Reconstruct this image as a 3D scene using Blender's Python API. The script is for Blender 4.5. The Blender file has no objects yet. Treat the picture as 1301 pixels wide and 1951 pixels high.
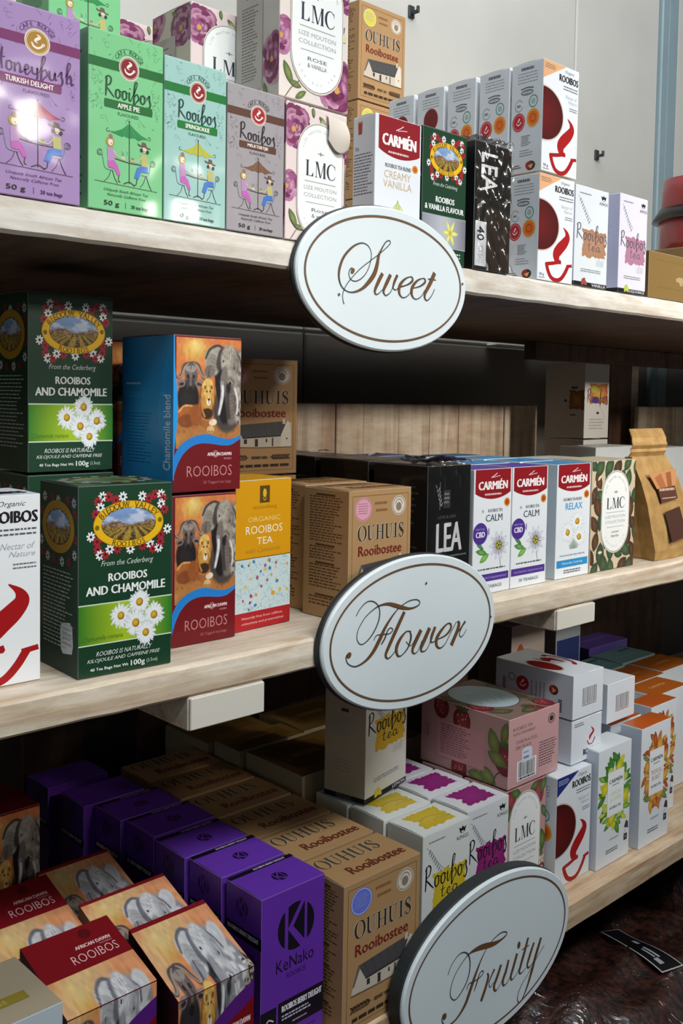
import bpy, bmesh, math, random
import numpy as np
from mathutils import Vector, Matrix

# ------------------------------------------------------------------ camera, world, lights, exposure
S = 0.65          # metres per layout unit
EYE = 1.45        # eye height in metres
F = 1878.0; CX, CY = 650.0, 859.0
YAW, PITCH, ROLL = [math.radians(a) for a in (43.52, -3.154, 0.95)]
_fw = np.array([math.sin(YAW)*math.cos(PITCH), math.cos(YAW)*math.cos(PITCH), math.sin(PITCH)])
_r0 = np.array([math.cos(YAW), -math.sin(YAW), 0.0]); _u0 = np.cross(_r0, _fw)
_r = math.cos(ROLL)*_r0 + math.sin(ROLL)*_u0
_u = -math.sin(ROLL)*_r0 + math.cos(ROLL)*_u0
CAM = np.array([0.0, -1.0, 0.0])                       # layout units, z measured from the eye

def W(x, y, z):
    return Vector((x*S, y*S, z*S + EYE))
def ray(px, py): return _fw + _r*(px-CX)/F - _u*(py-CY)/F
def at_y(px, py, Y):
    d = ray(px, py); return CAM + d*(Y-CAM[1])/d[1]
def at_z(px, py, Z):
    d = ray(px, py); return CAM + d*(Z-CAM[2])/d[2]
def proj(x, y, z):
    v = np.array((x, y, z)) - CAM; k = v@_fw
    return CX + F*(v@_r)/k, CY - F*(v@_u)/k

scene = bpy.context.scene
COL = scene.collection
cd = bpy.data.cameras.new('camera')
cam = bpy.data.objects.new('camera', cd); COL.objects.link(cam)
cd.sensor_fit = 'VERTICAL'; cd.sensor_height = 36.0
cd.lens = F/1951.0*36.0
cd.shift_x = (650.5-CX)/1951.0
cd.shift_y = -(975.5-CY)/1951.0
cd.clip_start = 0.02
m = Matrix.Identity(4)
for i in range(3):
    m[i][0] = _r[i]; m[i][1] = _u[i]; m[i][2] = -_fw[i]
m.translation = W(*CAM)
cam.matrix_world = m
scene.camera = cam

scene.view_settings.view_transform = 'Standard'
scene.view_settings.look = 'None'
scene.view_settings.exposure = 0.0
scene.view_settings.gamma = 1.0
scene.view_settings.use_curve_mapping = False

wd = bpy.data.worlds.new('world'); scene.world = wd; wd.use_nodes = True
wd.node_tree.nodes['Background'].inputs[0].default_value = (0.80, 0.92, 1.0, 1)
wd.node_tree.nodes['Background'].inputs[1].default_value = 0.03

def area(name, loc, target, size, power, color=(1, 1, 1), sy=None):
    l = bpy.data.lights.new(name, 'AREA'); l.energy = power; l.color = color; l.size = size
    if sy: l.shape = 'RECTANGLE'; l.size_y = sy
    o = bpy.data.objects.new(name, l); COL.objects.link(o)
    o.location = loc
    o.rotation_euler = (Vector(target)-Vector(loc)).to_track_quat('-Z', 'Y').to_euler()
    return o
# ceiling panel in front of the shelves, spot lamp behind the viewer, added cool fill light from the left
area('ceiling_light', W(0.80, -2.2, 2.40), W(1.35, 0.10, -0.35), 1.5, 43, (0.95, 0.985, 1.0), 0.26)
area('ceiling_light', W(1.9, -0.05, 2.3), W(1.9, 0.9, 0.4), 1.6, 13, (0.98, 0.99, 0.99), 0.4)
area('spot_or_fill_lamp', W(1.92, -3.0, 1.16), W(0.55, 0, 0.3), 0.12, 0.11, (1.0, 0.95, 0.86)).data.spread = math.radians(34)
area('spot_or_fill_lamp', W(3.05, -3.5, 0.98), W(0.9, 0, 0.3), 0.10, 0.13, (1.0, 0.95, 0.86)).data.spread = math.radians(34)
area('spot_or_fill_lamp', W(2.2, -3.0, 1.16), W(1.95, 0.5, 0.0), 0.14, 1.6, (1.0, 0.93, 0.84)).data.spread = math.radians(34)
area('left_fill_light', W(-2.6, -1.6, 0.9), W(1.3, 0, 0.1), 1.4, 4.0, (0.80, 0.91, 1.0))
area('spot_or_fill_lamp', W(1.25, -3.0, 1.16), W(0.78, 0.2, 0.04), 0.14, 0.30, (1.0, 0.94, 0.86)).data.spread = math.radians(24)  # added low beam that fills the left part of the middle shelf

# ------------------------------------------------------------------ helpers
def lin(c):
    if isinstance(c, str):
        c = c.lstrip('#'); c = c if len(c) == 6 else ''.join(q+q for q in c); c = [int(c[i:i+2], 16)/255 for i in (0, 2, 4)]
    return tuple((v/12.92 if v <= 0.04045 else ((v+0.055)/1.055)**2.4) for v in c[:3])

def new_mat(name):
    mt = bpy.data.materials.new(name); mt.use_nodes = True
    nt = mt.node_tree; b = nt.nodes['Principled BSDF']
    return mt, nt, b

def card_mat(name, rough, coat=0.0, bump=0.02, spec=0.5):
    mt, nt, b = new_mat(name)
    a = nt.nodes.new('ShaderNodeAttribute'); a.attribute_name = 'Col'
    nt.links.new(a.outputs['Color'], b.inputs['Base Color'])
    b.inputs['Roughness'].default_value = rough
    b.inputs['Coat Weight'].default_value = coat
    b.inputs['Coat Roughness'].default_value = 0.09
    b.inputs['Specular IOR Level'].default_value = spec
    if bump:
        g = nt.nodes.new('ShaderNodeNewGeometry')
        n = nt.nodes.new('ShaderNodeTexNoise'); n.inputs['Scale'].default_value = 22; n.inputs['Detail'].default_value = 1
        bp = nt.nodes.new('ShaderNodeBump'); bp.inputs['Strength'].default_value = 0.25; bp.inputs['Distance'].default_value = bump*0.1
        nt.links.new(g.outputs['Position'], n.inputs['Vector'])
        nt.links.new(n.outputs['Fac'], bp.inputs['Height'])
        nt.links.new(bp.outputs['Normal'], b.inputs['Normal'])
        nt.links.new(bp.outputs['Normal'], b.inputs['Coat Normal'])
    return mt
MATTE = card_mat('printed_card_matte', 0.62, 0.0, 0.01, 0.35)
SATIN = card_mat('printed_card_satin', 0.5, 0.12, 0.02, 0.35)
GLOSS = card_mat('printed_card_gloss', 0.5, 0.42, 0.05, 0.3)

def plain(name, c, rough=0.5, metal=0.0, coat=0.0):
    mt, nt, b = new_mat(name)
    b.inputs['Base Color'].default_value = (*lin(c), 1)
    b.inputs['Roughness'].default_value = rough; b.inputs['Metallic'].default_value = metal
    b.inputs['Coat Weight'].default_value = coat
    return mt

def noisy(name, c1, c2, scale, rough=0.6, bump=0.2, stretch=(1, 1, 1), detail=5, lo=0.35, hi=0.65, dist=0.002):
    mt, nt, b = new_mat(name)
    g = nt.nodes.new('ShaderNodeNewGeometry')
    mp = nt.nodes.new('ShaderNodeMapping'); mp.inputs['Scale'].default_value = stretch
    n = nt.nodes.new('ShaderNodeTexNoise'); n.inputs['Scale'].default_value = scale; n.inputs['Detail'].default_value = detail
    r = nt.nodes.new('ShaderNodeValToRGB')
    r.color_ramp.elements[0].position = lo; r.color_ramp.elements[1].position = hi
    r.color_ramp.elements[0].color = (*lin(c1), 1); r.color_ramp.elements[1].color = (*lin(c2), 1)
    nt.links.new(g.outputs['Position'], mp.inputs['Vector']); nt.links.new(mp.outputs['Vector'], n.inputs['Vector'])
    nt.links.new(n.outputs['Fac'], r.inputs['Fac']); nt.links.new(r.outputs['Color'], b.inputs['Base Color'])
    b.inputs['Roughness'].default_value = rough
    if bump:
        bp = nt.nodes.new('ShaderNodeBump'); bp.inputs['Strength'].default_value = bump; bp.inputs['Distance'].default_value = dist
        nt.links.new(n.outputs['Fac'], bp.inputs['Height']); nt.links.new(bp.outputs['Normal'], b.inputs['Normal'])
    return mt, nt, b, n, r

def wood_mat(name, pale, mid, dark, sx=1.6, sz=26.0):
    mt, nt, b, n, r = noisy(name, mid, pale, 3.0, 0.62, 0.25, (sx, sz, sz), 7, 0.32, 0.62)
    n.inputs['Distortion'].default_value = 0.9
    g = nt.nodes.new('ShaderNodeNewGeometry')
    mp = nt.nodes.new('ShaderNodeMapping'); mp.inputs['Scale'].default_value = (sx*0.9, sz*0.45, sz*0.45)
    n2 = nt.nodes.new('ShaderNodeTexNoise'); n2.inputs['Scale'].default_value = 3.3; n2.inputs['Detail'].default_value = 4
    n2.inputs['Distortion'].default_value = 1.6
    r2 = nt.nodes.new('ShaderNodeValToRGB'); r2.color_ramp.elements[0].position = 0.5; r2.color_ramp.elements[1].position = 0.72
    mx = nt.nodes.new('ShaderNodeMix'); mx.data_type = 'RGBA'
    mx.inputs[7].default_value = (*lin(dark), 1)
    nt.links.new(g.outputs['Position'], mp.inputs['Vector']); nt.links.new(mp.outputs['Vector'], n2.inputs['Vector'])
    nt.links.new(n2.outputs['Fac'], r2.inputs['Fac'])
    ml = nt.nodes.new('ShaderNodeMath'); ml.operation = 'MULTIPLY'; ml.inputs[1].default_value = 0.75
    nt.links.new(r2.outputs['Color'], ml.inputs[0]); nt.links.new(ml.outputs[0], mx.inputs[0])
    nt.links.new(r.outputs['Color'], mx.inputs[6])
    n3 = nt.nodes.new('ShaderNodeTexNoise'); n3.inputs['Scale'].default_value = 38; n3.inputs['Detail'].default_value = 6; n3.inputs['Roughness'].default_value = .7
    mp3 = nt.nodes.new('ShaderNodeMapping'); mp3.inputs['Scale'].default_value = (.45, 1.6, 1.6)
    nt.links.new(g.outputs['Position'], mp3.inputs['Vector']); nt.links.new(mp3.outputs['Vector'], n3.inputs['Vector'])
    r3 = nt.nodes.new('ShaderNodeValToRGB'); r3.color_ramp.elements[0].position = .33; r3.color_ramp.elements[1].position = .60
    r3.color_ramp.elements[0].color = (.70, .64, .57, 1); r3.color_ramp.elements[1].color = (1, 1, 1, 1)
    m3 = nt.nodes.new('ShaderNodeMix'); m3.data_type = 'RGBA'; m3.blend_type = 'MULTIPLY'; m3.inputs[0].default_value = .8
    nt.links.new(n3.outputs['Fac'], r3.inputs['Fac']); nt.links.new(mx.outputs[2], m3.inputs[6]); nt.links.new(r3.outputs['Color'], m3.inputs[7])
    nt.links.new(m3.outputs[2], b.inputs['Base Color'])
    return mt
WOOD_WHITE = wood_mat('whitewashed_pine', '#e6e3dc', '#d3cbbf', '#bcab9a')
WOOD_PINE = wood_mat('raw_pine', '#e6dccb', '#d8c8b0', '#c0a485')
WOOD_WARM = wood_mat('warm_pine', '#dcc6a8', '#c8a682', '#a67e58')
WOOD_BACK = wood_mat('pale_backboard', '#cbbda9', '#ae9479', '#8a6a50', 9.0, 1.2)
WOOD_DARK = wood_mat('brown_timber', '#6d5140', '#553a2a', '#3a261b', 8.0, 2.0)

def link(o, parent=None, M=None):
    COL.objects.link(o)
    if parent is not None:
        o.parent = parent
    if M is not None: o.matrix_local = M
    return o

def tag(o, label=None, cat=None, group=None, kind=None):
    if label: o['label'] = label
    if cat: o['category'] = cat
    if group: o['group'] = group
    if kind: o['kind'] = kind
    return o

def empty(name, loc, rot=0.0, label=None, cat=None, group=None):
    o = bpy.data.objects.new(name, None); o.empty_display_size = 0.02
    COL.objects.link(o); o.location = loc; o.rotation_euler = (0, 0, rot)
    return tag(o, label, cat, group)

def mesh_obj(name, verts, faces, mat, parent=None, smooth=False, M=None):
    me = bpy.data.meshes.new(name); me.from_pydata([tuple(v) for v in verts], [], faces); me.update()
    if mat: me.materials.append(mat)
    if smooth: me.shade_smooth()
    return link(bpy.data.objects.new(name, me), parent, M)

def chamfer_box(x0, x1, y0, y1, z0, z1, b):
    """24 corner points, 26 faces; face order: front, back, left, right, top, bottom, then edges/corners"""
    vs = []; idx = {}
    X = (x0, x1); Y = (y0, y1); Z = (z0, z1)
    for i in (0, 1):
        for j in (0, 1):
            for k in (0, 1):
                sx, sy, sz = (1, -1)[i], (1, -1)[j], (1, -1)[k]
                for ax in range(3):
                    p = [X[i]+sx*b, Y[j]+sy*b, Z[k]+sz*b]
                    p[ax] = (X, Y, Z)[ax][(i, j, k)[ax]]
                    idx[(i, j, k, ax)] = len(vs); vs.append(p)
    q = lambda *a: [idx[t] for t in a]
    fs = [q((0,0,0,1),(1,0,0,1),(1,0,1,1),(0,0,1,1)), q((1,1,0,1),(0,1,0,1),(0,1,1,1),(1,1,1,1)),
          q((0,1,0,0),(0,0,0,0),(0,0,1,0),(0,1,1,0)), q((1,0,0,0),(1,1,0,0),(1,1,1,0),(1,0,1,0)),
          q((0,0,1,2),(1,0,1,2),(1,1,1,2),(0,1,1,2)), q((0,1,0,2),(1,1,0,2),(1,0,0,2),(0,0,0,2))]
    c = Vector(((x0+x1)/2, (y0+y1)/2, (z0+z1)/2))
    def add(f):
        a, b_, d = Vector(vs[f[0]]), Vector(vs[f[1]]), Vector(vs[f[2]])
        nrm = (b_-a).cross(d-a)
        mid = sum((Vector(vs[i]) for i in f), Vector())/len(f)
        fs.append(f if nrm.dot(mid-c) > 0 else f[::-1])
    for i in (0, 1):
        for j in (0, 1):
            add(q((i,j,0,0),(i,j,0,1),(i,j,1,1),(i,j,1,0)))
            add(q((i,0,j,0),(i,0,j,2),(i,1,j,2),(i,1,j,0)))
            add(q((0,i,j,1),(0,i,j,2),(1,i,j,2),(1,i,j,1)))
            for k in (0, 1): add(q((i,j,k,0),(i,j,k,1),(i,j,k,2)))
    return vs, fs

def set_face_cols(me, cols):
    """cols: list of linear rgb per polygon"""
    at = me.color_attributes.new('Col', 'FLOAT_COLOR', 'CORNER')
    buf = np.ones((len(me.loops), 4), dtype=np.float32)
    for p, c in zip(me.polygons, cols):
        buf[p.loop_start:p.loop_start+p.loop_total, :3] = c
    at.data.foreach_set('color', buf.ravel())

def box(name, x0, x1, y0, y1, z0, z1, mat, parent=None, b=0.002, local=False):
    """box in layout units (or metres when local)"""
    if not local:
        a = W(x0, y0, z0); c = W(x1, y1, z1); x0, y0, z0 = a; x1, y1, z1 = c
    vs, fs = chamfer_box(x0, x1, y0, y1, z0, z1, b)
    return mesh_obj(name, vs, fs, mat, parent)

# ------------------------------------------------------------------ flat print: vector art with colours in the mesh
_txt = {}
BOLD = {'b': .030, 'x': .052, 'c': .03, 'm': .022}
def text_mesh(s, style='b'):
    key = (s, style)
    if key in _txt: return _txt[key]
    cu = bpy.data.curves.new('t', 'FONT'); cu.body = s; cu.size = 1.0; cu.resolution_u = 2
    cu.offset = -0.010 if style == 't' else 0.0
    if style == 'i': cu.shear = 0.35
    o = bpy.data.objects.new('t', cu); COL.objects.link(o)
    dg = bpy.context.evaluated_depsgraph_get(); dg.update()
    me = o.evaluated_get(dg).to_mesh()
    v = np.array([tuple(p.co)[:2] for p in me.vertices]) if len(me.vertices) else np.zeros((1, 2))
    f = [tuple(p.vertices) for p in me.polygons]
    o.evaluated_get(dg).to_mesh_clear()
    bpy.data.objects.remove(o); bpy.data.curves.remove(cu)
    lo = v.min(0); hi = v.max(0); asp = (hi[0]-lo[0])/max(hi[1]-lo[1], 1e-6)
    v = (v-lo)/np.maximum(hi-lo, 1e-6); v[:, 1] = 1-v[:, 1]      # y down
    _txt[key] = (v, f, asp); return _txt[key]

def spline(pts, sub=6):
    """Catmull-Rom through points of any dimension"""
    P = np.array(pts, float)
    if len(P) < 3: return P
    Q = np.vstack([2*P[0]-P[1], P, 2*P[-1]-P[-2]]); out = []
    for i in range(1, len(Q)-2):
        for t in np.linspace(0, 1, sub, endpoint=False):
            a, b, c, d = Q[i-1], Q[i], Q[i+1], Q[i+2]
            out.append(0.5*((2*b)+(-a+c)*t+(2*a-5*b+4*c-d)*t*t+(-a+3*b-3*c+d)*t**3))
    out.append(P[-1]); return np.array(out)

def ribbon(P, W_):
    """P: n x 2 path (isotropic units), W_: full widths; returns verts, quads"""
    T = np.gradient(P, axis=0); T /= np.maximum(np.hypot(T[:, 0], T[:, 1]), 1e-9)[:, None]
    N = np.stack([-T[:, 1], T[:, 0]], 1)*(np.asarray(W_)/2)[:, None]
    L = P+N; R = P-N; n = len(P)
    v = np.vstack([L, R]); f = [(i, i+1, n+i+1, n+i) for i in range(n-1)]
    return v, f

class Art:
    """one printed face; coordinates in percent, x right, y down; a = width / height of the face"""
    def __init__(s, a=0.6):
        s.a = a; s.parts = {}; s.cur = 'print'; s.k = 1; s.r = random.Random(7)
    def p(s, name): s.cur = name; return s
    def add(s, v, f, c):
        v = np.asarray(v, float); c = np.asarray(c, float)
        if c.ndim == 1: c = np.tile(c, (len(v), 1))
        v = np.clip(v, 0.15, 99.85); vv = np.empty((len(v), 3)); vv[:, 0] = v[:, 0]/100; vv[:, 1] = 1-v[:, 1]/100; vv[:, 2] = s.k
        s.parts.setdefault(s.cur, []).append((vv, f, c)); s.k += 1
        return s
    def poly(s, pts, c): return s.add(pts, [tuple(range(len(pts)))], lin(c))
    def rect(s, x0, y0, x1, y1, c): return s.poly([(x0, y0), (x0, y1), (x1, y1), (x1, y0)], c)
    def grad(s, x0, y0, x1, y1, cl, cm, cr, n=10):
        xs = np.linspace(x0, x1, n); v = []; cc = []
        a, b, d = [np.array(lin(q)) for q in (cl, cm, cr)]
        for i, x in enumerate(xs):
            t = i/(n-1)*2; c = a*(1-t)+b*t if t < 1 else b*(2-t)+d*(t-1)
            v += [(x, y0), (x, y1)]; cc += [c, c]
        return s.add(v, [(2*i, 2*i+1, 2*i+3, 2*i+2) for i in range(n-1)], np.array(cc))
    def ell(s, cx, cy, rx, ry=None, c='#000', n=20, rot=0, c2=None):
        if ry is None: ry = rx*s.a
        t = np.linspace(0, 2*math.pi, n, endpoint=False)
        X = rx*np.cos(t); Y = ry/s.a*np.sin(t); q = math.radians(rot)
        v = np.stack([cx+X*math.cos(q)-Y*math.sin(q), cy+(X*math.sin(q)+Y*math.cos(q))*s.a], 1)
        if c2 is None: return s.add(v, [tuple(range(n))], lin(c))
        v = np.vstack([v, [[cx, cy]]]); cc = np.tile(lin(c), (n+1, 1)); cc[n] = lin(c2)
        return s.add(v, [(i, (i+1) % n, n) for i in range(n)], cc)
    def ring(s, cx, cy, rx, ry=None, w=1, c='#000', n=36, a0=0, a1=360):
        if ry is None: ry = rx*s.a
        t = np.radians(np.linspace(a0, a1, n))
        k = (rx-w)/rx; k2 = (ry-w*s.a)/ry
        o = np.stack([cx+rx*np.cos(t), cy+ry*np.sin(t)], 1); i_ = np.stack([cx+rx*k*np.cos(t), cy+ry*k2*np.sin(t)], 1)
        return s.add(np.vstack([o, i_]), [(i, i+1, n+i+1, n+i) for i in range(n-1)], lin(c))
    def line(s, pts, w, c, sub=5):
        """pts (x,y) or (x,y,w)"""
        P = spline(pts, sub) if len(pts) > 2 else np.array(pts, float)
        wid = P[:, 2]*w if P.shape[1] > 2 else np.full(len(P), w)
        Q = P[:, :2].copy(); Q[:, 1] /= s.a
        v, f = ribbon(Q, wid); v[:, 1] *= s.a
        return s.add(v, f, lin(c))
    def text(s, t, x0, y0, x1, y1, c, st='b', rot=0, slope=0):
        v, f, _ = text_mesh(t, st)
        v = v.copy()
        if rot == 90: v = np.stack([1-v[:, 1], v[:, 0]], 1)
        elif rot == -90: v = np.stack([v[:, 1], 1-v[:, 0]], 1)
        out = np.stack([x0+v[:, 0]*(x1-x0), y0+v[:, 1]*(y1-y0)+v[:, 0]*slope], 1)
        e = BOLD.get(st, 0)*((y1-y0)/s.a if not rot else (x1-x0))           # bold: the word printed again a hair beside itself
        if not e: return s.add(out, f, lin(c))
        ex, ey = (e, e*.25*s.a)
        s.add(out+[-ex, ey], f, lin(c))
        if st == 'x': s.add(out, f, lin(c))
        return s.add(out+[ex, -ey], f, lin(c))
    def arc_text(s, t, cx, cy, rx, ry, h, c, a0, a1, st='b', flip=False):
        n = len(t)
        for i, ch in enumerate(t):
            if ch == ' ': continue
            an = math.radians(a0+(a1-a0)*(i/(n-1)))
            v, f, asp = text_mesh(ch, st); v = v.copy()
            wv = h*min(asp, 1.1)
            X = (v[:, 0]-0.5)*wv; Y = (v[:, 1]-0.5)*h
            ix, iy = rx*math.cos(an), ry/s.a*math.sin(an)
            nx, ny = math.cos(an)/rx, math.sin(an)/(ry/s.a); L = math.hypot(nx, ny); nx /= L; ny /= L
            if flip: nx, ny = -nx, -ny
            # local y-down axis = -normal (inwards), x axis = tangent
            tx, ty = -ny, nx
            q = np.stack([cx+ix+X*tx-Y*nx, cy+(iy+X*ty-Y*ny)*s.a], 1)
            e = BOLD.get(st, 0)*h*.9
            s.add(q-[e, 0], f, lin(c))
            if e: s.add(q+[e, 0], f, lin(c)); s.k -= 1
            s.k -= 1
        s.k += 2
        return s
    def micro(s, x0, y0, x1, y1, n, c, fill=0.5, ragged=True, vert=False):
        """rows of print far too small to read"""
        v = []; f = []
        lo, hi, a, b = (y0, y1, x0, x1) if not vert else (x0, x1, y0, y1)
        for i in range(n):
            y = lo+(hi-lo)*i/n; h = (hi-lo)/n*fill; x = a; end = b-(s.r.random()*(b-a)*0.3 if ragged else 0)
            while x < end:
                w = (b-a)*s.r.uniform(0.05, 0.16); xe = min(x+w, end)
                q = [(x, y), (x, y+h), (xe, y+h), (xe, y)]
                if vert: q = [(j, i2) for i2, j in q][::-1]
                o = len(v); v += q; f.append((o, o+1, o+2, o+3)); x += w+(b-a)*0.025
        return s.add(v, f, lin(c))
    def paint(s, fn, x0, y0, x1, y1, nx, ny, mask=None):
        xs = np.linspace(0, 1, nx+1); ys = np.linspace(0, 1, ny+1)
        U, V = np.meshgrid(xs, ys)
        C = fn(U, 1-V).reshape(-1, 3)
        C = np.clip(C, 0, 1); C = np.where(C <= 0.04045, C/12.92, ((C+0.055)/1.055)**2.4)
        P = np.stack([(x0+U*(x1-x0)).ravel(), (y0+V*(y1-y0)).ravel()], 1)
        fs = []
        for j in range(ny):
            for i in range(nx):
                if mask is None or mask((i+.5)/nx, (j+.5)/ny):
                    a = j*(nx+1)+i; fs.append((a, a+nx+1, a+nx+2, a+1))
        return s.add(P, fs, C)
    # ---- motifs
    def flower(s, cx, cy, r, petal, n=8, eye='#222', rr=0.42, inner=0.3):
        s.k += 1
        for i in range(n):
            t = 2*math.pi*i/n+0.2
            s.ell(cx+r*0.6*math.cos(t), cy+r*0.6*math.sin(t)*s.a, r*rr, r*rr*0.5*s.a, petal, 7, math.degrees(t)); s.k -= 1
        s.k += 1
        return s.ell(cx, cy, r*inner, None, eye, 9)
    def daisy(s, cx, cy, r):
        for lay, (n, L, col) in enumerate(((15, 1.0, '#cfd8dc'), (15, 0.86, '#f4f7f8'))):
            for i in range(n):
                t = 2*math.pi*(i+lay*.5)/n+s.r.uniform(-.08, .08); q = r*L*s.r.uniform(.88, 1.05)
                s.ell(cx+q*0.58*math.cos(t), cy+q*0.58*math.sin(t)*s.a, q*0.44, q*0.11*s.a, col, 7, math.degrees(t), '#e6ecee'); s.k -= 1
            s.k += 1
        s.ell(cx, cy, r*0.30, None, '#8f6a12', 12)
        return s.ell(cx-r*.03, cy-r*.04*s.a, r*0.25, None, '#b98f1c', 12, 0, '#e2bd3e')
    def peony(s, cx, cy, r, sq=1.0):
        cols = ['#5c1f42', '#7d2f5a', '#9a4f7c', '#b87ca0', '#6a2348', '#cfa0b8', '#8a3a68', '#c08aa4', '#9c5a88', '#6f2c52']
        for k, (n, R, w) in enumerate(((9, .78, .42), (8, .6, .38), (7, .42, .3), (5, .24, .24), (3, .08, .16))):
            for i in range(n):
                t = 2*math.pi*i/n+k*.4+s.r.uniform(-.2, .2); q = r*R*s.r.uniform(.85, 1.1)
                c1 = s.r.choice(cols); c2 = s.r.choice(cols)
                s.ell(cx+q*math.cos(t), cy+q*math.sin(t)*s.a*sq, r*w, r*w*.62*s.a*sq, c1, 9, math.degrees(t)+90+s.r.uniform(-20, 20), c2)
        s.ell(cx-r*.1, cy+r*.1*s.a, r*.14, None, '#d79a4a', 8)
        return s
    def leaf(s, cx, cy, r, rot, c='#41603f', c2='#6f8a4c', w=.36):
        q = math.radians(rot); t = np.linspace(0, 1, 7)
        up = np.stack([t*2-1, w*np.sin(t*math.pi)**.8], 1); dn = up[::-1][1:-1]*[1, -1]
        P = np.vstack([up, dn])*r
        v = np.stack([cx+P[:, 0]*math.cos(q)-P[:, 1]*math.sin(q), cy+(P[:, 0]*math.sin(q)+P[:, 1]*math.cos(q))*s.a], 1)
        n = len(v); v = np.vstack([v, [[cx, cy]]]); cc = np.tile(lin(c), (n+1, 1)); cc[n] = lin(c2)
        return s.add(v, [((i+1) % n, i, n) for i in range(n)], cc)
    def splash(s, x0, y0, x1, y1, c, seed=1, c2=None):
        R = random.Random(seed); pts = []; N = 14
        for side in range(4):
            for i in range(N):
                t = i/N; j = R.uniform(-.035, .07)
                x, y = [(t, j), (1-j, t), (1-t, 1-j), (j, 1-t)][side]
                pts.append((x0+x*(x1-x0), y0+y*(y1-y0)))
        pts = pts[::-1]; n = len(pts)
        v = np.array(pts+[((x0+x1)/2, (y0+y1)/2)]); cc = np.tile(lin(c), (n+1, 1)); cc[n] = lin(c2 or c)
        return s.add(v, [(i, (i+1) % n, n) for i in range(n)], cc)
    def strokes(s, L, x0, y0, x1, y1, w, c, slope=0):
        """L: list of polylines with (x,y[,w]) in 0..1 units inside the given rectangle"""
        for st in L:
            P = [(x0+q[0]*(x1-x0), y0+q[1]*(y1-y0)+q[0]*slope)+((q[2],) if len(q) > 2 else ()) for q in st]
            s.line(P, w, c)
        return s
    def build(s, face, w, h):
        """meshes for the given art are cached on the Art object"""
        if not hasattr(s, 'meshes'):
            s.meshes = []
            for nm, L in s.parts.items():
                # print that stands apart on the face becomes a part of its own
                groups = []
                if nm in ('lettering', 'side_print', 'ornament', 'emblem'):
                    for it in L:
                        lo = it[0][:, :2].min(0)-.018; hi = it[0][:, :2].max(0)+.018; hit = [g for g in groups if (g[0] < hi).all() and (g[1] > lo).all()]
                        new = [lo, hi, [it]]
                        for g in hit: new = [np.minimum(new[0], g[0]), np.maximum(new[1], g[1]), g[2]+new[2]]; groups = [q for q in groups if q is not g]
                        groups.append(new)
                    if len(groups) > 9:
                        groups = [[0, 0, L]]
                else: groups = [[0, 0, L]]
                for _, _, items in groups:
                    V = []; C = []; Fc = []; o = 0
                    for v, f, c in items: V.append(v); C.append(c); Fc.extend(tuple(i+o for i in q) for q in f); o += len(v)
                    V = np.vstack(V); C = np.vstack(C)
                    me = bpy.data.meshes.new(nm); me.from_pydata(V.tolist(), [], Fc); me.update()
                    at = me.color_attributes.new('Col', 'FLOAT_COLOR', 'POINT')
                    at.data.foreach_set('color', np.hstack([C, np.ones((len(C), 1))]).astype(np.float32).ravel())
                    s.meshes.append((nm, me))
        return s.meshes

LAY = 5e-6    # metres between two printed layers
def face_matrix(face, w, d, h, tilt=None):
    if face == 'front': o, X, Y = Vector((-w/2, -d/2, 0)), Vector((w, 0, 0)), Vector((0, 0, h))
    elif face == 'left': o, X, Y = Vector((-w/2, d/2, 0)), Vector((0, -d, 0)), Vector((0, 0, h))
    elif face == 'right': o, X, Y = Vector((w/2, -d/2, 0)), Vector((0, d, 0)), Vector((0, 0, h))
    elif face == 'top': o, X, Y = Vector((-w/2, -d/2, h)), Vector((w, 0, 0)), Vector((0, d, 0))
    N = X.cross(Y).normalized()*LAY
    o = o + X.cross(Y).normalized()*(4e-5 if face != 'top' else 0.00095)
    M = Matrix.Identity(4)
    for i in range(3): M[i][0] = X[i]; M[i][1] = Y[i]; M[i][2] = N[i]; M[i][3] = o[i]
    return M

def add_prints(root, arts, w, d, h, mat, mats=None):
    for face, art in arts.items():
        for nm, me in art.build(face, w, h):
            if not me.materials: me.materials.append(mat)
            o = bpy.data.objects.new(nm, me); link(o, root, mats[face] if mats and face in mats else face_matrix(face, w, d, h))

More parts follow.
